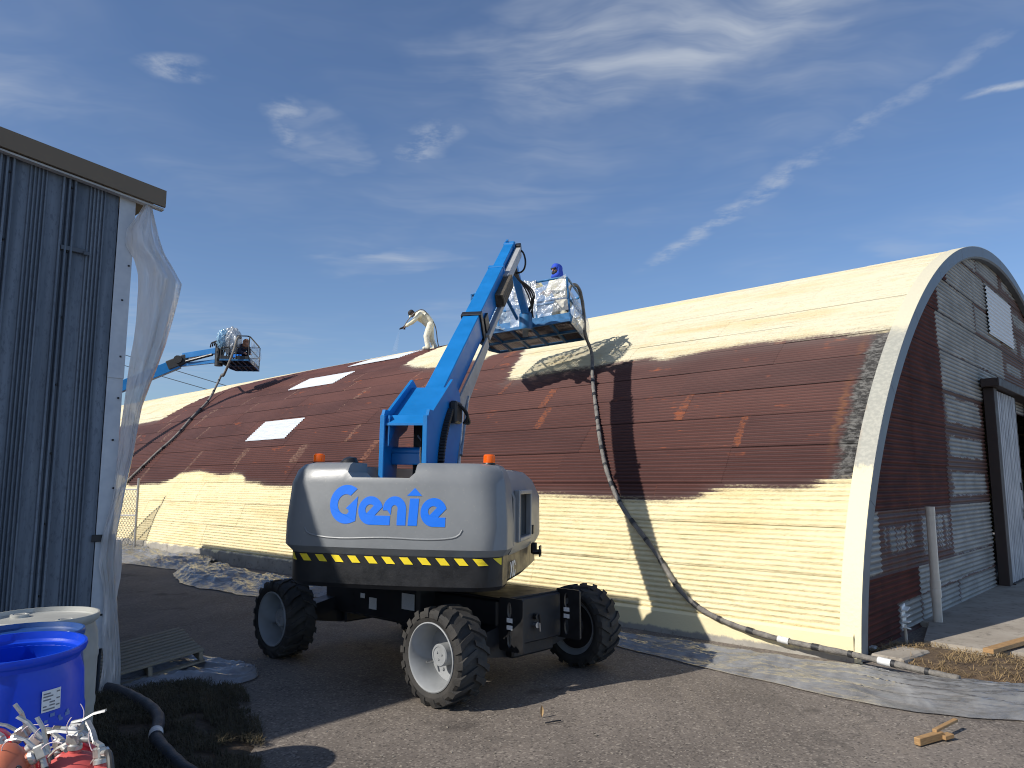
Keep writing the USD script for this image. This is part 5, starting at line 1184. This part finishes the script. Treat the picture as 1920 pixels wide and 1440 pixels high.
obj('jib_link', bar(e2 + np.array([.1, 0, -.06]), np.array([-10.2, 25.9, 6.20]), .12, .12), blue, lift2, smooth=False)
obj('jib_cylinder', rod(e2 + np.array([.3, -.1, .05]), np.array([-10.5, 25.8, 6.40]), .05), black_paint, lift2)
obj('rotator', cat(rod((-10.28, 25.85, 6.0), (-10.28, 25.85, 6.75), .14, 14), bar((-10.3, 25.85, 6.3), (-9.9, 25.9, 6.1), .22, .3)), black_paint, lift2)
for k in range(7):
    a = np.array([-10.5 + .07 * k, 25.6, 6.62 + .03 * (k % 3)])
    obj('jib_hose', tube(spline([a, a + [.15, -.1, .16], a + [.30 + .03 * k, 0, -.1 - .03 * k], a + [.22, .1, -.45], a + [.5, .1, -.5 + .05 * k]], 18), .022, 6), dark_plastic, lift2)
ex, ey = unit(np.array([.98, .12, 0.0])), unit(np.array([-.05, 1.0, -.06]))
ey = unit(ey - ex * (ex @ ey)); ez = np.cross(ex, ey)
FP2 = Fr(np.array([-9.11, 25.45, 6.14]), ex, ey, ez)
platform(lift2, FP2, .92, 1.75, .86, rails=black_paint, deck=deck_blue)
obj('control_panel', box(FP2, (-.55, -.25), (.05, .12), (.10, .22), .01), mat('panel_blue', (0.01, 0.2, 0.75), 0.4), lift2, smooth=False)
pw2 = thing('plastic_wrap', 'shiny clear plastic film bagged over the far lift basket', 'plastic film', FP2.p(-.5, .5, .5))
def bag(fr, c, r, seed, amp=.35):
    m = trimesh.creation.icosphere(5); v = np.array(m.vertices)
    rr = np.abs(meshkit.fbm(v * [3.5, 3.5, 1.4] + seed, 4, seed) - .5) * 2
    v = v * (1 - amp * .4 + amp * rr[:, None]); v = v * np.array(r) + np.array(c)
    return (fr.pts(v), np.array(m.faces))
obj('bag_film', bag(FP2, (-.66, .30, .74), (.34, .40, .52), 3), film('polythene_bag', white=(0.70, 0.74, 0.78), clear=.30, spread=.25, scale=7, bump=.9, bscale=9, rough=.10), pw2, smooth=True)
obj('blue_film', bag(FP2, (-.92, .22, .78), (.24, .34, .40), 9), film('polythene_blue', white=(0.35, 0.62, 0.85), clear=.25, spread=.15), pw2, smooth=True)
obj('end_film', wrap(FP2, 30, 30, lambda a, b: (.05 + .18 * a * math.sin(math.pi * b), .1 + .9 * a, -.05 + .80 * b), 41, .14), film_wrap, pw2, smooth=True)
kneeler('person', 'person in dark clothes and brown cap crouching in the far lift basket', FP2.p(-.42, .62, .04), (.75, -.65), tan_cloth, skin_light, navy_cloth, goggles=False, beard=False, bent=True)
h2 = [FP2.p(-.30, .05, .80), FP2.p(-.36, -.06, .80), FP2.p(-.42, -.12, .55), FP2.p(-.55, -.15, .0)]
h2 += [surf(25.3, 4.9, .55), surf(24.3, 3.9, .12)] + [surf(s_, w_, .07) for s_, w_ in [(23.6, 3.27), (22.9, 2.5), (22.5, 2.06), (22.4, 1.75), (22.5, 1.43), (22.75, .95), (23.1, .66)]] + [K + A * 23.6 - W * .10 + Z * .8, K + A * 24.2 - W * .45 + Z * .06]
hose2 = thing('supply_hose', 'grey hose running from the far basket down the brown roof to the fence', 'hose', h2[-1])
hs2 = spline(h2, 140)
obj('hose', tube(hs2, .042, 8), hose_mat, hose2, smooth=True)
for k in range(20, 136, 8): obj('hose_tie', tube(hs2[k:k + 2], .048, 8, caps=False), dark_plastic, hose2, smooth=True)

# ------------------------------------------------------------ chain-link fence between the hall and the shed
fence = thing('chain_link_fence', 'chain-link fence with a steel post beside the cream hall wall, left of the lift', 'fence', K + A * 19.7 - W * .25)
galv = mat('galvanised_tube', (0.30, 0.30, 0.30), 0.45, metal=0.5, var=0.2)
_fd = unit((-1.0, 0.02, 0)); FF = Fr(K + A * 19.7 - W * .25, _fd, np.cross(Z, _fd), Z)        # x from the hall towards the shed
for i, x_ in enumerate((0, 2.0, 4.1, 6.0)): obj('fence_post', cat(rod(FF.p(x_, 0, -.02), FF.p(x_, 0, 2.04), .032, 12), lathe(FF.at(x_, 0, 2.04), [(.036, -.01), (.034, .03), (0, .045)], 10)), galv, fence)
for z_ in (.10, 1.02, 1.76): obj('rail', rod(FF.p(0.03, 0, z_), FF.p(6.0, 0, z_), .022, 8), galv, fence)
wires = []
H0, H1, pit = .08, 1.78, .085
for k in range(-22, 72):
    for sg_ in (1, -1):
        x0_ = k * pit; a, b = (x0_, H0), (x0_ + (H1 - H0) * .62, H1)
        t0, t1 = 0.0, 1.0
        if a[0] < 0.02: t0 = (0.02 - a[0]) / (b[0] - a[0])
        if b[0] > 5.98: t1 = (5.98 - a[0]) / (b[0] - a[0])
        if t1 <= t0: continue
        P0 = (a[0] + (b[0] - a[0]) * t0, H0 + (H1 - H0) * t0); P1 = (a[0] + (b[0] - a[0]) * t1, H0 + (H1 - H0) * t1)
        if sg_ < 0: P0, P1 = (6.0 - P0[0], P0[1]), (6.0 - P1[0], P1[1])
        wires.append(tube([FF.p(P0[0], .004 * sg_, P0[1]), FF.p(P1[0], .004 * sg_, P1[1])], .0055, 4, caps=False))
obj('mesh_wires', cat(*wires), galv, fence, smooth=False, kind='stuff')

# ------------------------------------------------------------ overhead wires behind the hall
for k, (a, b, lb) in enumerate([((-32, 48, 12.3), (6, 48, 1.2), 'upper of two dark overhead wires behind the hall roof'), ((-32, 48, 11.5), (6, 48, 1.0), 'lower of two dark overhead wires behind the hall roof')]):
    a, b = np.array(a, float), np.array(b, float); t_ = np.linspace(0, 1, 40)[:, None]
    P = a + (b - a) * t_ - Z * (t_ * (1 - t_) * 0.8)
    obj('overhead_wire', tube(P, .022, 5), black_cloth, smooth=True, label=lb, category='wire')

# ------------------------------------------------------------ plastic sheets on the ground
film_ground = film('polythene_ground', white=(0.58, 0.575, 0.55), clear=0.52, spread=0.24, scale=2.0, bump=0.7, bscale=2.6, rough=0.13, fres=.30)
def strip(near, far, n, m, seed, amp, base=0.012, swell=0.0, jag=0.05):
    """crumpled film lying between two ground lines"""
    a, b = spline([(*q_, 0) for q_ in near], n), spline([(*q_, 0) for q_ in far], n)
    t_ = np.linspace(0, 1, m)
    P = a[:, None] * (1 - t_)[None, :, None] + b[:, None] * t_[None, :, None]
    X = P[..., :2]; L = np.linspace(0, np.linalg.norm(np.diff(a, axis=0), axis=1).sum(), n)[:, None]
    q_ = np.stack([L * .75 + 1.2 * t_[None], t_[None] * 4.6 + 0.5 * np.sin(L * 1.7) - L * .35, 0 * L + 0 * t_[None] + seed], -1)
    r = np.abs(meshkit.fbm(q_, 5, seed) - .5) * 2; r2 = np.abs(meshkit.fbm(q_ * 3.3 + r[..., None] * 1.5, 4, seed + 3) - .5) * 2
    e = np.minimum(t_, 1 - t_)[None, :] * 5; env = np.clip(e, 0.06, 1)
    z = base + amp * env * (1 - r) ** 3 * .9 + amp * .28 * env * (1 - r2) ** 4 + swell * np.sin(np.pi * t_)[None, :] * (.6 + .8 * meshkit.fbm(np.stack([L * .6, 0 * L, 0 * L], -1), 3, seed))
    P[..., 2] = z
    dirn = unit(b.mean(0) - a.mean(0))
    P += dirn * (jag * (meshkit.fbm(np.stack([L * 2.3, 0 * L, 0 * L], -1), 4, seed + 9) - .5) * 2)[..., None] * ((1 - t_)[None, :, None] + t_[None, :, None] * .8)
    return grid_mesh(P)
obj('plastic_sheet', strip([(1.02, 9.65), (1.31, 9.22), (1.72, 8.62), (2.36, 7.83), (2.89, 7.17), (3.38, 6.72), (4.24, 6.45), (5.6, 6.2), (7.2, 6.1)], [(1.15, 10.15), (1.50, 9.85), (2.45, 9.22), (3.08, 8.62), (3.72, 8.22), (4.42, 7.72), (4.9, 7.47), (5.9, 7.1), (7.2, 6.9)], 400, 90, 4, .06, swell=.03), film_ground, smooth=True,
    label='long crumpled clear plastic sheet on the asphalt under the supply hose', category='plastic sheet')
film_left = film('polythene_heap', white=(0.62, 0.63, 0.64), clear=0.55, spread=0.25, scale=4, bump=1.0, bscale=8, rough=0.14, fres=.30)
obj('plastic_sheet', strip([(-11.6, 20.6), (-9.97, 19.0), (-8.6, 17.9), (-7.27, 16.95), (-6.6, 16.4)], [(-12.95, 24.7), (-11.2, 23.2), (-9.4, 21.3), (-8.1, 19.9), (-7.35, 19.1)], 200, 90, 6, .11, swell=.07, jag=.12), film_left, smooth=True,
    label='crumpled plastic sheet heaped at the hall foot below the chain-link fence', category='plastic sheet')
obj('plastic_sheet', strip([(-7.25, 16.4), (-6.75, 15.5), (-6.07, 14.5), (-5.18, 13.75), (-4.43, 13.25), (-3.66, 13.05), (-3.0, 13.1), (-1.6, 12.2), (-.4, 11.0)], [(-7.0, 18.2), (-6.3, 17.5), (-5.4, 16.4), (-4.6, 15.5), (-3.9, 14.8), (-3.2, 14.2), (-2.4, 13.5), (-1.1, 12.5), (.1, 11.4)], 260, 90, 9, .11, swell=.06, jag=.10), film_left, smooth=True,
    label='crumpled white plastic sheet bunched beside the hall, behind the lift', category='plastic sheet')
obj('plastic_sheet', strip([(-4.9, 9.1), (-4.1, 7.5), (-3.55, 7.12), (-3.23, 7.30), (-2.95, 7.42), (-2.62, 7.62), (-2.58, 7.9)], [(-5.1, 10.0), (-4.36, 9.3), (-4.0, 9.3), (-3.7, 8.95), (-3.32, 8.65), (-2.95, 8.35), (-2.78, 8.1)], 120, 60, 13, .07, swell=.02, jag=.05), film('polythene_pallet', white=(0.55, 0.57, 0.62), clear=.40, spread=.2, scale=4, bump=.9, bscale=5), smooth=True,
    label='clear plastic sheet lying under the wooden pallet beside the shed corner', category='plastic sheet')

# ------------------------------------------------------------ pallet
wood_grey = mat('weathered_wood', (0.44, 0.38, 0.28), 0.85, color2=(0.22, 0.185, 0.135), scale=6, bump=0.4, bscale=24, stretch=(3, 22, 22))
pal = thing('wooden_pallet', 'weathered wooden pallet tilted on plastic sheet beside the shed corner', 'pallet', (-3.75, 8.4, 0))
c0, c1, c2, c3 = (np.array(q_) for q_ in [(-4.38, 8.60, .19), (-4.02, 9.14, .25), (-3.18, 8.04, .235), (-3.64, 7.36, .18)])
PX, PY = unit(c2 - c3), None
ux = unit(((c1 - c0) + (c2 - c3)) / 2); uy = unit(((c3 - c0) + (c2 - c1)) / 2); uz = np.cross(uy, ux) if np.cross(ux, uy)[2] < 0 else np.cross(ux, uy); uz = unit(uz)
PF = Fr(c0, ux, uy, uz); lx, ly = np.linalg.norm(c1 - c0 + c2 - c3) / 2, np.linalg.norm(c3 - c0 + c2 - c1) / 2
nb = 10
for k in range(nb):
    w_ = ly / nb * .60; y0_ = ly * (k + .12) / nb + .004 * rng.normal()
    obj('slat', box(PF.rot('z', rng.normal() * .25), (-.45 + .01 * rng.normal(), lx + .012 * rng.normal()), (y0_, y0_ + w_), (-.02, .0), .003), wood_grey, pal, smooth=False)
for x_ in (-.43, lx / 2 - .25, lx - .07): obj('stringer', box(PF, (x_, x_ + .045), (.01, ly - .01), (-.105, -.0205), .003), wood_grey, pal, smooth=False)
for y_ in (.03, ly * .45, ly - .11): obj('bottom_board', box(PF, (-.44, lx), (y_, y_ + .09), (-.126, -.1055), .002), wood_grey, pal, smooth=False)

# ------------------------------------------------------------ drums on two stacked pallets
drum_white = mat('drum_white', (0.40, 0.40, 0.365), 0.5, color2=(0.27, 0.27, 0.25), scale=3, bump=0.04)
drum_blue = mat('drum_blue', (0.004, 0.050, 0.52), 0.32, var=0.10, scale=3, bump=0.04, speck=(0.05, 0.10, 0.40))
drum_blue_dark = mat('drum_lid_blue', (0.006, 0.05, 0.24), 0.35, color2=(0.03, 0.075, 0.20), scale=5)
def drum(name, label, c, closed, body, lid, rz=0.0, tilt=0.0, r=.30, h=.88, stickers=False):
    t = thing(name, label, 'drum', c)
    fr = Fr(c, (math.cos(rz), math.sin(rz), 0), (-math.sin(rz), math.cos(rz), 0), Z).rot('x', tilt)
    prof_ = [(.0, .0), (r * .90, .0), (r * .95, .02), (r * .97, .06), (r * .985, .26), (r * 1.0, .28), (r * 1.0, .31), (r * .985, .33), (r * .985, .55), (r * 1.0, .57), (r * 1.0, .60), (r * .985, .62), (r * .965, h - .12), (r * .90, h - .055), (r * .905, h - .035)]
    obj('drum_body', lathe(fr, prof_, 56), body, t, smooth=35)
    if closed:
        obj('rim', lathe(fr, [(r * .90, h - .055), (r * .97, h - .035), (r * .985, h - .012), (r * .97, h + .004), (r * .94, h + .004), (r * .925, h - .02)], 56), body, t, smooth=40)
        obj('lid', lathe(fr, [(r * .93, h - .02), (r * .90, h - .03), (r * .55, h - .027), (0, h - .024)], 48), lid, t, smooth=40)
        for k, a in enumerate((2.2, -.9)):
            b = fr.at(r * .66 * math.cos(a), r * .66 * math.sin(a), h - .028)
            obj('bung', cat(lathe(b, [(.052, 0), (.052, .018), (.040, .020), (.036, .012), (0, .012)], 20), box(b, (-.028, .028), (-.006, .006), (.012, .022), .002)), body, t, smooth=35)
    else:
        obj('rim', lathe(fr, [(r * .905, h - .035), (r * .98, h - .02), (r * 1.0, h), (r * .99, h + .012), (r * .955, h + .012), (r * .945, h - .02)], 56), body, t, smooth=40)
        obj('inner_wall', lathe(fr, [(r * .945, h - .02), (r * .90, h - .05), (r * .955, h - .12), (r * .97, .06), (0, .02)], 48), body, t, smooth=35)
    return t, fr
PZ = .37
for lv in range(2):
    t = thing('wooden_pallet', ['lower', 'upper'][lv] + ' of two pallets stacked under the drums beside the shed', 'pallet', (-2.9, 3.7, .09 + .135 * lv))
    ry = unit((-.50, .866, 0)); rx = unit((-.866, -.50, 0)); f_ = Fr((-1.96, 3.30, .10 + .135 * lv), rx, ry, Z)
    for i in range(10): obj('slat', box(f_, (.0, 1.45), (.145 * i, .145 * i + .11), (.112, .132), .003), wood_grey, t, smooth=False)
    for x_ in (0, .70, 1.40): obj('stringer', box(f_, (x_, x_ + .05), (0, 1.415), (.0, .1115), .003), wood_grey, t, smooth=False)
dW, fW = drum('plastic_drum', 'white closed plastic drum with two bungs standing against the shed wall', (-2.90, 4.75, .31), True, drum_white, drum_white, .5, r=.325, h=.83)
dB, fBl = drum('plastic_drum', 'closed blue plastic drum with dark lid between the white drum and the open drum', (-2.60, 4.13, PZ - .005), True, drum_blue_dark, drum_blue_dark, 1.0, r=.285, h=.795)
dO, fO = drum('plastic_drum', 'open-topped bright blue plastic drum with a white label, nearest of the drums', (-2.27, 3.56, PZ - .05), False, drum_blue, drum_blue, 0, tilt=2.5)
dV, _ = drum('plastic_drum', 'white drum cut off by the left edge of the photo, against the shed', (-3.66, 4.80, .31), True, drum_white, drum_white, 2.0)
# label stuck on the curved wall of the open drum
def curved(fr, a0, a1, z0, z1, r, n=10):
    a = np.linspace(a0, a1, n); return grid_mesh(np.stack([fr.pts(np.stack([r * np.cos(a), r * np.sin(a), np.full(n, z)], 1)) for z in (z0, z1)], 0)[:, ::-1])
aL = math.radians(-26)
obj('label', curved(fO, aL - .14, aL + .14, .655, .745, .2985), white_decal, dO, smooth=True)
ink = mat('print_grey', (0.18, 0.18, 0.19), 0.6)
for k, (u0, u1, z_) in enumerate([(-.12, -.02, .728), (-.12, .02, .716), (-.12, -.01, .702), (-.12, -.07, .675), (-.03, .05, .690), (-.03, .05, .677), (-.12, .05, .662), (.07, .125, .728), (.07, .125, .700), (.07, .125, .672)]):
    obj('print_line', curved(fO, aL + u0, aL + u1, z_, z_ + .006, .2992, 5), ink, dO, smooth=True)
for k in range(16):
    u0 = rng.uniform(-.20, .30); z_ = rng.uniform(.54, .63) + .1 * max(0, u0)
    obj('adhesive_smear', curved(fO, aL + u0, aL + u0 + rng.uniform(.03, .10), z_, z_ + rng.uniform(.004, .022), .2995 if z_ < .60 else .2978, 4), mat('smear_pale_blue', (0.12, 0.20, 0.45), 0.6, var=.3, scale=30), dO, smooth=True)

# ------------------------------------------------------------ fire extinguishers on a low bench
bench_mat = wood_grey
bench = thing('wooden_bench', 'rough plank bench carrying the fire extinguishers', 'bench', (-1.45, 2.15, 0))
for k in range(6): obj('plank', box(F0, (-2.0, -1.0), (1.62 + .17 * k, 1.62 + .17 * k + .155), (.60, .63), .004), bench_mat, bench, smooth=False)
for x_ in (-1.95, -1.1):
    for y_ in (1.68, 2.52): obj('leg', box(F0, (x_, x_ + .07), (y_, y_ + .07), (.0, .599), .004), bench_mat, bench, smooth=False)
ext_red = mat('extinguisher_red', (0.42, 0.014, 0.018), 0.30, var=0.12, scale=5, coat=.2)
ext_faded = mat('extinguisher_faded', (0.52, 0.085, 0.075), 0.55, var=0.15, scale=6)
ext_orange = mat('extinguisher_orange', (0.55, 0.16, 0.08), 0.5, var=0.15, scale=6)
ext_metal = mat('extinguisher_metal', (0.46, 0.45, 0.42), 0.38, metal=0.7, var=0.2, scale=20)
hose_black = mat('extinguisher_hose', (0.03, 0.029, 0.028), 0.5, var=.3)
tag_white = mat('tag_paper', (0.60, 0.50, 0.50), 0.7, var=.1)
EXT = {}
def make_ext(kind, body, name, label, loc, yaw, tilt=None, tall=.42, r=.075, lever=38, with_hose=True, grp=None):
    t = thing(name, label, 'fire extinguisher', loc, group=grp)
    fr = Fr(loc, (math.cos(yaw), math.sin(yaw), 0), (-math.sin(yaw), math.cos(yaw), 0), Z)
    if tilt: fr = fr.rot('x', tilt[0]).rot('y', tilt[1])
    h = tall
    obj('cylinder', lathe(fr, [(0, 0), (r * .9, 0), (r, .012), (r, h - .055), (r * .95, h - .032), (r * .78, h - .012), (r * .45, h + .003), (.016, h + .010), (.015, h + .022), (0, h + .022)], 32), body, t, smooth=40)
    obj('collar', lathe(fr.at(0, 0, h + .018), [(.018, 0), (.018, .010), (.013, .014), (0, .014)], 16), ext_metal, t)
    obj('valve', cat(box(fr.at(0, 0, h + .030), (-.014, .022), (-.011, .011), (0, .028), .004), rod(fr.p(-.014, 0, h + .042), fr.p(-.038, 0, h + .042), .008, 12)), ext_metal, t)
    obj('gauge', lathe(fr.at(.0, -.011, h + .042).rot('x', 90), [(0, 0), (.012, 0), (.012, .008), (0, .010)], 14), white_decal, t)
    def arm(ang, L, w0, zb):
        a = math.radians(ang); P = [(-.010, zb), (.022, zb + .012 * math.sin(a)), (.022 + L * .5 * math.cos(a), zb + .012 * math.sin(a) + L * .5 * math.sin(a)), (.022 + L * math.cos(a - .15), zb + .012 * math.sin(a) + L * math.sin(a - .15))]
        out = []
        for (x0_, z0_), (x1_, z1_) in zip(P[:-1], P[1:]): out.append(hull([fr.p(x, y, z + e) for x, z in ((x0_, z0_), (x1_, z1_)) for y, e in ((-w0, 0), (w0, 0), (-w0 * .7, .006), (w0 * .7, .006))]))
        return cat(*out)
    obj('carry_handle', arm(-28, .058, .007, h + .036), ext_metal, t, smooth=False)
    obj('lever', arm(lever, .066, .008, h + .058), ext_metal, t, smooth=False)
    obj('safety_pin', cat(rod(fr.p(.010, -.016, h + .054), fr.p(.010, .016, h + .054), .002, 6), tube(fr.pts(spline([(.010, .016, h + .054), (.014, .02, h + .075), (.00, .024, h + .105)], 10)), .0014, 5)), tag_white, t)
    if with_hose: obj('hose', tube(fr.pts(spline([(-.038, 0, h + .042), (-.07, .01, h + .036), (-.095, .02, h - .02), (-.09, .03, h - .14), (-.085, .03, .06)], 26)), .0085, 10), hose_black, t)
    obj('label', curved(fr, -2.3, -.9, h * .35, h * .72, r + .0008, 14), white_decal, t, smooth=True)
    return t
def top_at(px, z=None): return px
E0_ = [
       ('faded', ext_faded, 'faded red fire extinguisher with drooping lever, right front of the group', (-1.165, 2.100, 0.829), 3.1, (0, 0), 0.4, 0.078, 4, False),
       ('red', ext_red, 'red fire extinguisher with raised lever nearest the open blue drum', (-1.291, 2.320, 0.748), 0.1, (0, 0), 0.44, 0.07, 30, True),
       ('red', ext_red, 'leaning red fire extinguisher left of the raised lever, its own lever pointing left', (-1.599, 2.138, 0.874), 3.2, (4, -38), 0.42, 0.07, 6, True),
       ('red', ext_red, 'red fire extinguisher at the left edge with hose looped behind', (-1.838, 2.253, 0.965), 3.3, (-4, -58), 0.44, 0.07, 12, True),
       ('faded', ext_faded, 'fire extinguisher cut off by the left edge of the photo', (-1.595, 2.222, 0.799), 3.0, (0, -20), 0.42, 0.07, 14, False),
       ('orange', ext_orange, 'leaning orange fire extinguisher in front with black hose across it', (-1.608, 1.941, 1.081), 3.3, (8, -66), 0.4, 0.07, 6, True),
       ('faded', ext_faded, 'small fire extinguisher with steep chrome lever at the right end of the group', (-0.997, 2.001, 0.859), 2.5, (0, 14), 0.36, 0.056, 62, True),
       ('faded', ext_faded, 'fire extinguisher half hidden behind the faded red one', (-1.364, 2.313, 0.748), 2.6, (0, -8), 0.41, 0.074, 10, False),
       ('orange', ext_orange, 'low dull extinguisher in the near left corner of the group', (-1.438, 2.058, 0.867), 2.8, (0, -24), 0.38, 0.07, 4, True),]
for kind, body, label, loc, yaw, tilt, tall, r, lever, hs_ in E0_:
    t = make_ext(kind, body, 'fire_extinguisher', label, loc, yaw, tilt, tall, r, lever, hs_, 'fire extinguishers gathered beside the blue drum')
    obj('stand_block', box(F0, (loc[0] - .07, loc[0] + .07), (loc[1] - .07, loc[1] + .07), (.6305, loc[2] - .001), .003), wood_grey, bench, smooth=False)

# ------------------------------------------------------------ black hose on the verge
hv = spline([(-3.75, 7.15, .10), (-3.48, 6.94, .11), (-3.16, 6.63, .12), (-2.87, 6.30, .12), (-2.72, 6.04, .12), (-2.60, 5.74, .12), (-2.38, 5.42, .12), (-2.10, 5.10, .11), (-1.7, 4.75, .10), (-1.35, 4.3, .07)], 120)
bh = thing('black_hose', 'thick black hose with a silver tape band lying across the dead grass', 'hose', hv[60])
obj('hose', tube(hv, .046 + .002 * np.sin(np.arange(120) * .9), 14), mat('black_hose', (0.022, 0.024, 0.030), 0.55, color2=(0.045, 0.047, 0.055), scale=8, bump=.35, bscale=30), bh, smooth=True)
obj('tape_band', tube(hv[56:61], .050, 16, caps=False), tape_white, bh, smooth=True)

# ------------------------------------------------------------ dead grass, straw, litter
grass_mat = mat('dead_grass', (0.088, 0.068, 0.036), 0.9, color2=(0.045, 0.040, 0.022), scale=3)
straw_mat = mat('dry_straw', (0.34, 0.24, 0.11), 0.85, color2=(0.20, 0.13, 0.06), scale=5)
def blades(poly, n, zf, hmin, hmax, flat, seed, w=.0035):
    r_ = np.random.default_rng(seed); g = sg.Polygon(poly); x0, y0, x1, y1 = g.bounds
    import shapely
    P = r_.uniform((x0, y0), (x1, y1), (n * 4, 2)); P = P[shapely.contains(g, shapely.points(P[:, 0], P[:, 1]))][:n]
    cl = meshkit.fbm(np.c_[P * 3.5, np.zeros(len(P))], 3, seed); P = P[cl > .36]; n = len(P)
    d = shapely.distance(g.exterior, shapely.points(P[:, 0], P[:, 1]))
    z = zf(P[:, 0], P[:, 1], d); L = r_.uniform(hmin, hmax, n); a = r_.uniform(0, 2 * np.pi, n); lean = r_.uniform(*flat, n)
    dx = np.stack([np.cos(a), np.sin(a)], 1); sx = np.stack([-np.sin(a), np.cos(a)], 1)
    b = np.c_[P, z]; mid = b + np.c_[dx * (L * lean * .35)[:, None], L * .55 * np.sqrt(np.maximum(1 - lean ** 2, .02))]
    tip = b + np.c_[dx * (L * lean)[:, None], L * np.sqrt(np.maximum(1 - lean ** 2, .01)) * (1 - .5 * lean)]
    s3 = np.c_[sx * w, np.zeros(n)]
    V = np.stack([b - s3, b + s3, mid - s3 * .8, mid + s3 * .8, tip], 1).reshape(-1, 3)
    o = np.arange(n)[:, None] * 5
    F = np.vstack([o + [0, 1, 3], o + [0, 3, 2], o + [2, 3, 4]])
    return (V, F)
obj('dead_grass', blades([(-9.4, 3.1), (-2.0, 4.3), (-1.66, 5.2), (-1.88, 5.95), (-2.2, 6.7), (-2.55, 7.4), (-3.05, 7.7), (-3.55, 7.35), (-4.0, 7.0), (-9.4, 2.1)], 110000, verge_z, .03, .12, (.45, .99), 5, w=.0024), grass_mat, smooth=False, kind='stuff', label='matted dead grass on the verge by the shed', category='grass')
obj('straw', blades(STRAW, 7000, lambda x, y, d: np.minimum(d * .2, .05) + .02, .05, .20, (.85, .995), 8, w=.003), straw_mat, smooth=False, kind='stuff', label='dry straw and roots scattered over the dirt beside the concrete pad', category='straw')
def chips(n, box_, smin, smax, seed, name, m, label):
    r_ = np.random.default_rng(seed); out = []
    for _ in range(n):
        c = np.array([r_.uniform(box_[0], box_[1]), r_.uniform(box_[2], box_[3]), 0.0]); s_ = r_.uniform(smin, smax)
        P = c + r_.normal(size=(8, 3)) * [s_, s_, s_ * .35] + [0, 0, s_ * .4]; out.append(hull(P))
    obj(name, cat(*out), m, smooth=False, kind='stuff', label=label, category='gravel')
chips(420, (-1.5, 6.0, 4.2, 8.2), .003, .010, 3, 'gravel', mat('gravel_grey', (0.24, 0.21, 0.17), .9, var=.4, scale=2), 'loose grit scattered over the sunlit asphalt')
chips(60, (4.2, 7.5, 7.0, 9.6), .006, .018, 4, 'foam_crumbs', white_plastic, 'white crumbs scattered over the dirt by the concrete pad')
fresh_wood = mat('fresh_wood', (0.40, 0.24, 0.10), 0.7, color2=(0.26, 0.15, 0.065), scale=8, bump=.3, stretch=(2, 2, 14))
wl = thing('broken_wood', 'broken piece of pale lumber lying on the sunlit asphalt, lower right', 'wood', (3.25, 6.0, 0))
obj('board', cat(bar((3.02, 5.87, .035), (3.28, 6.01, .04), .05, .055, c=.004)), fresh_wood, wl, smooth=False)
obj('splinter', cat(bar((3.22, 5.99, .075), (3.52, 6.22, .085), .035, .022, c=.003), bar((3.27, 5.98, .03), (3.36, 6.02, .035), .06, .03, c=.003)), fresh_wood, wl, smooth=False)
pk = thing('wooden_plank', 'plank lying on the dirt at the edge of the concrete pad, right edge', 'plank', (5.6, 8.75, .08))
obj('board', bar((5.22, 8.50, .12), (6.6, 9.45, .13), .11, .05, c=.004), fresh_wood, pk, smooth=False)
lf = thing('dry_leaf', 'curled dry leaf standing on the asphalt in front of the lift', 'leaf', (.25, 6.55, 0))
P = np.array([[(.25 + .03 * (v - .5) * math.sin(math.pi * u), 6.55 + .012 * math.cos(3 * (v - .5)), .005 + .10 * u) for v in np.linspace(0, 1, 7)] for u in np.linspace(0.02, 1, 12)])
obj('leaf_blade', grid_mesh(P), mat('leaf_tan', (0.40, 0.27, 0.13), .7, var=.2, scale=30), lf, smooth=True)
tw = thing('twig', 'short dark twig beside the dry leaf', 'twig', (.36, 6.42, 0))
obj('stick', tube(spline([(.27, 6.38, .012), (.33, 6.40, .018), (.40, 6.45, .012)], 8), .006, 6), black_cloth, tw)
slab = thing('concrete_block', 'small concrete block at the foot of the hall corner', 'block', K + W * .4 - A * .25)
obj('block', box(Fr(K + W * .16 - A * .02, W, -A, Z).rot('z', 8), (0, .68), (.06, .42), (-.02, .09), .02), concrete, slab, smooth=False)
paper = thing('paper_scrap', 'crumpled white paper scrap in the grass beside the blue drum', 'paper', (-2.95, 5.9, .1))
obj('scrap', wrap(Fr((-3.62, 6.35, .10), (.8, .3, .1), (-.2, .7, .35), Z), 12, 12, lambda a, b: (.18 * a, .18 * b, .05 * math.sin(6 * a + 4 * b)), 5, .05), mat('paper_white', (.55, .57, .62), .7), paper, smooth=False)
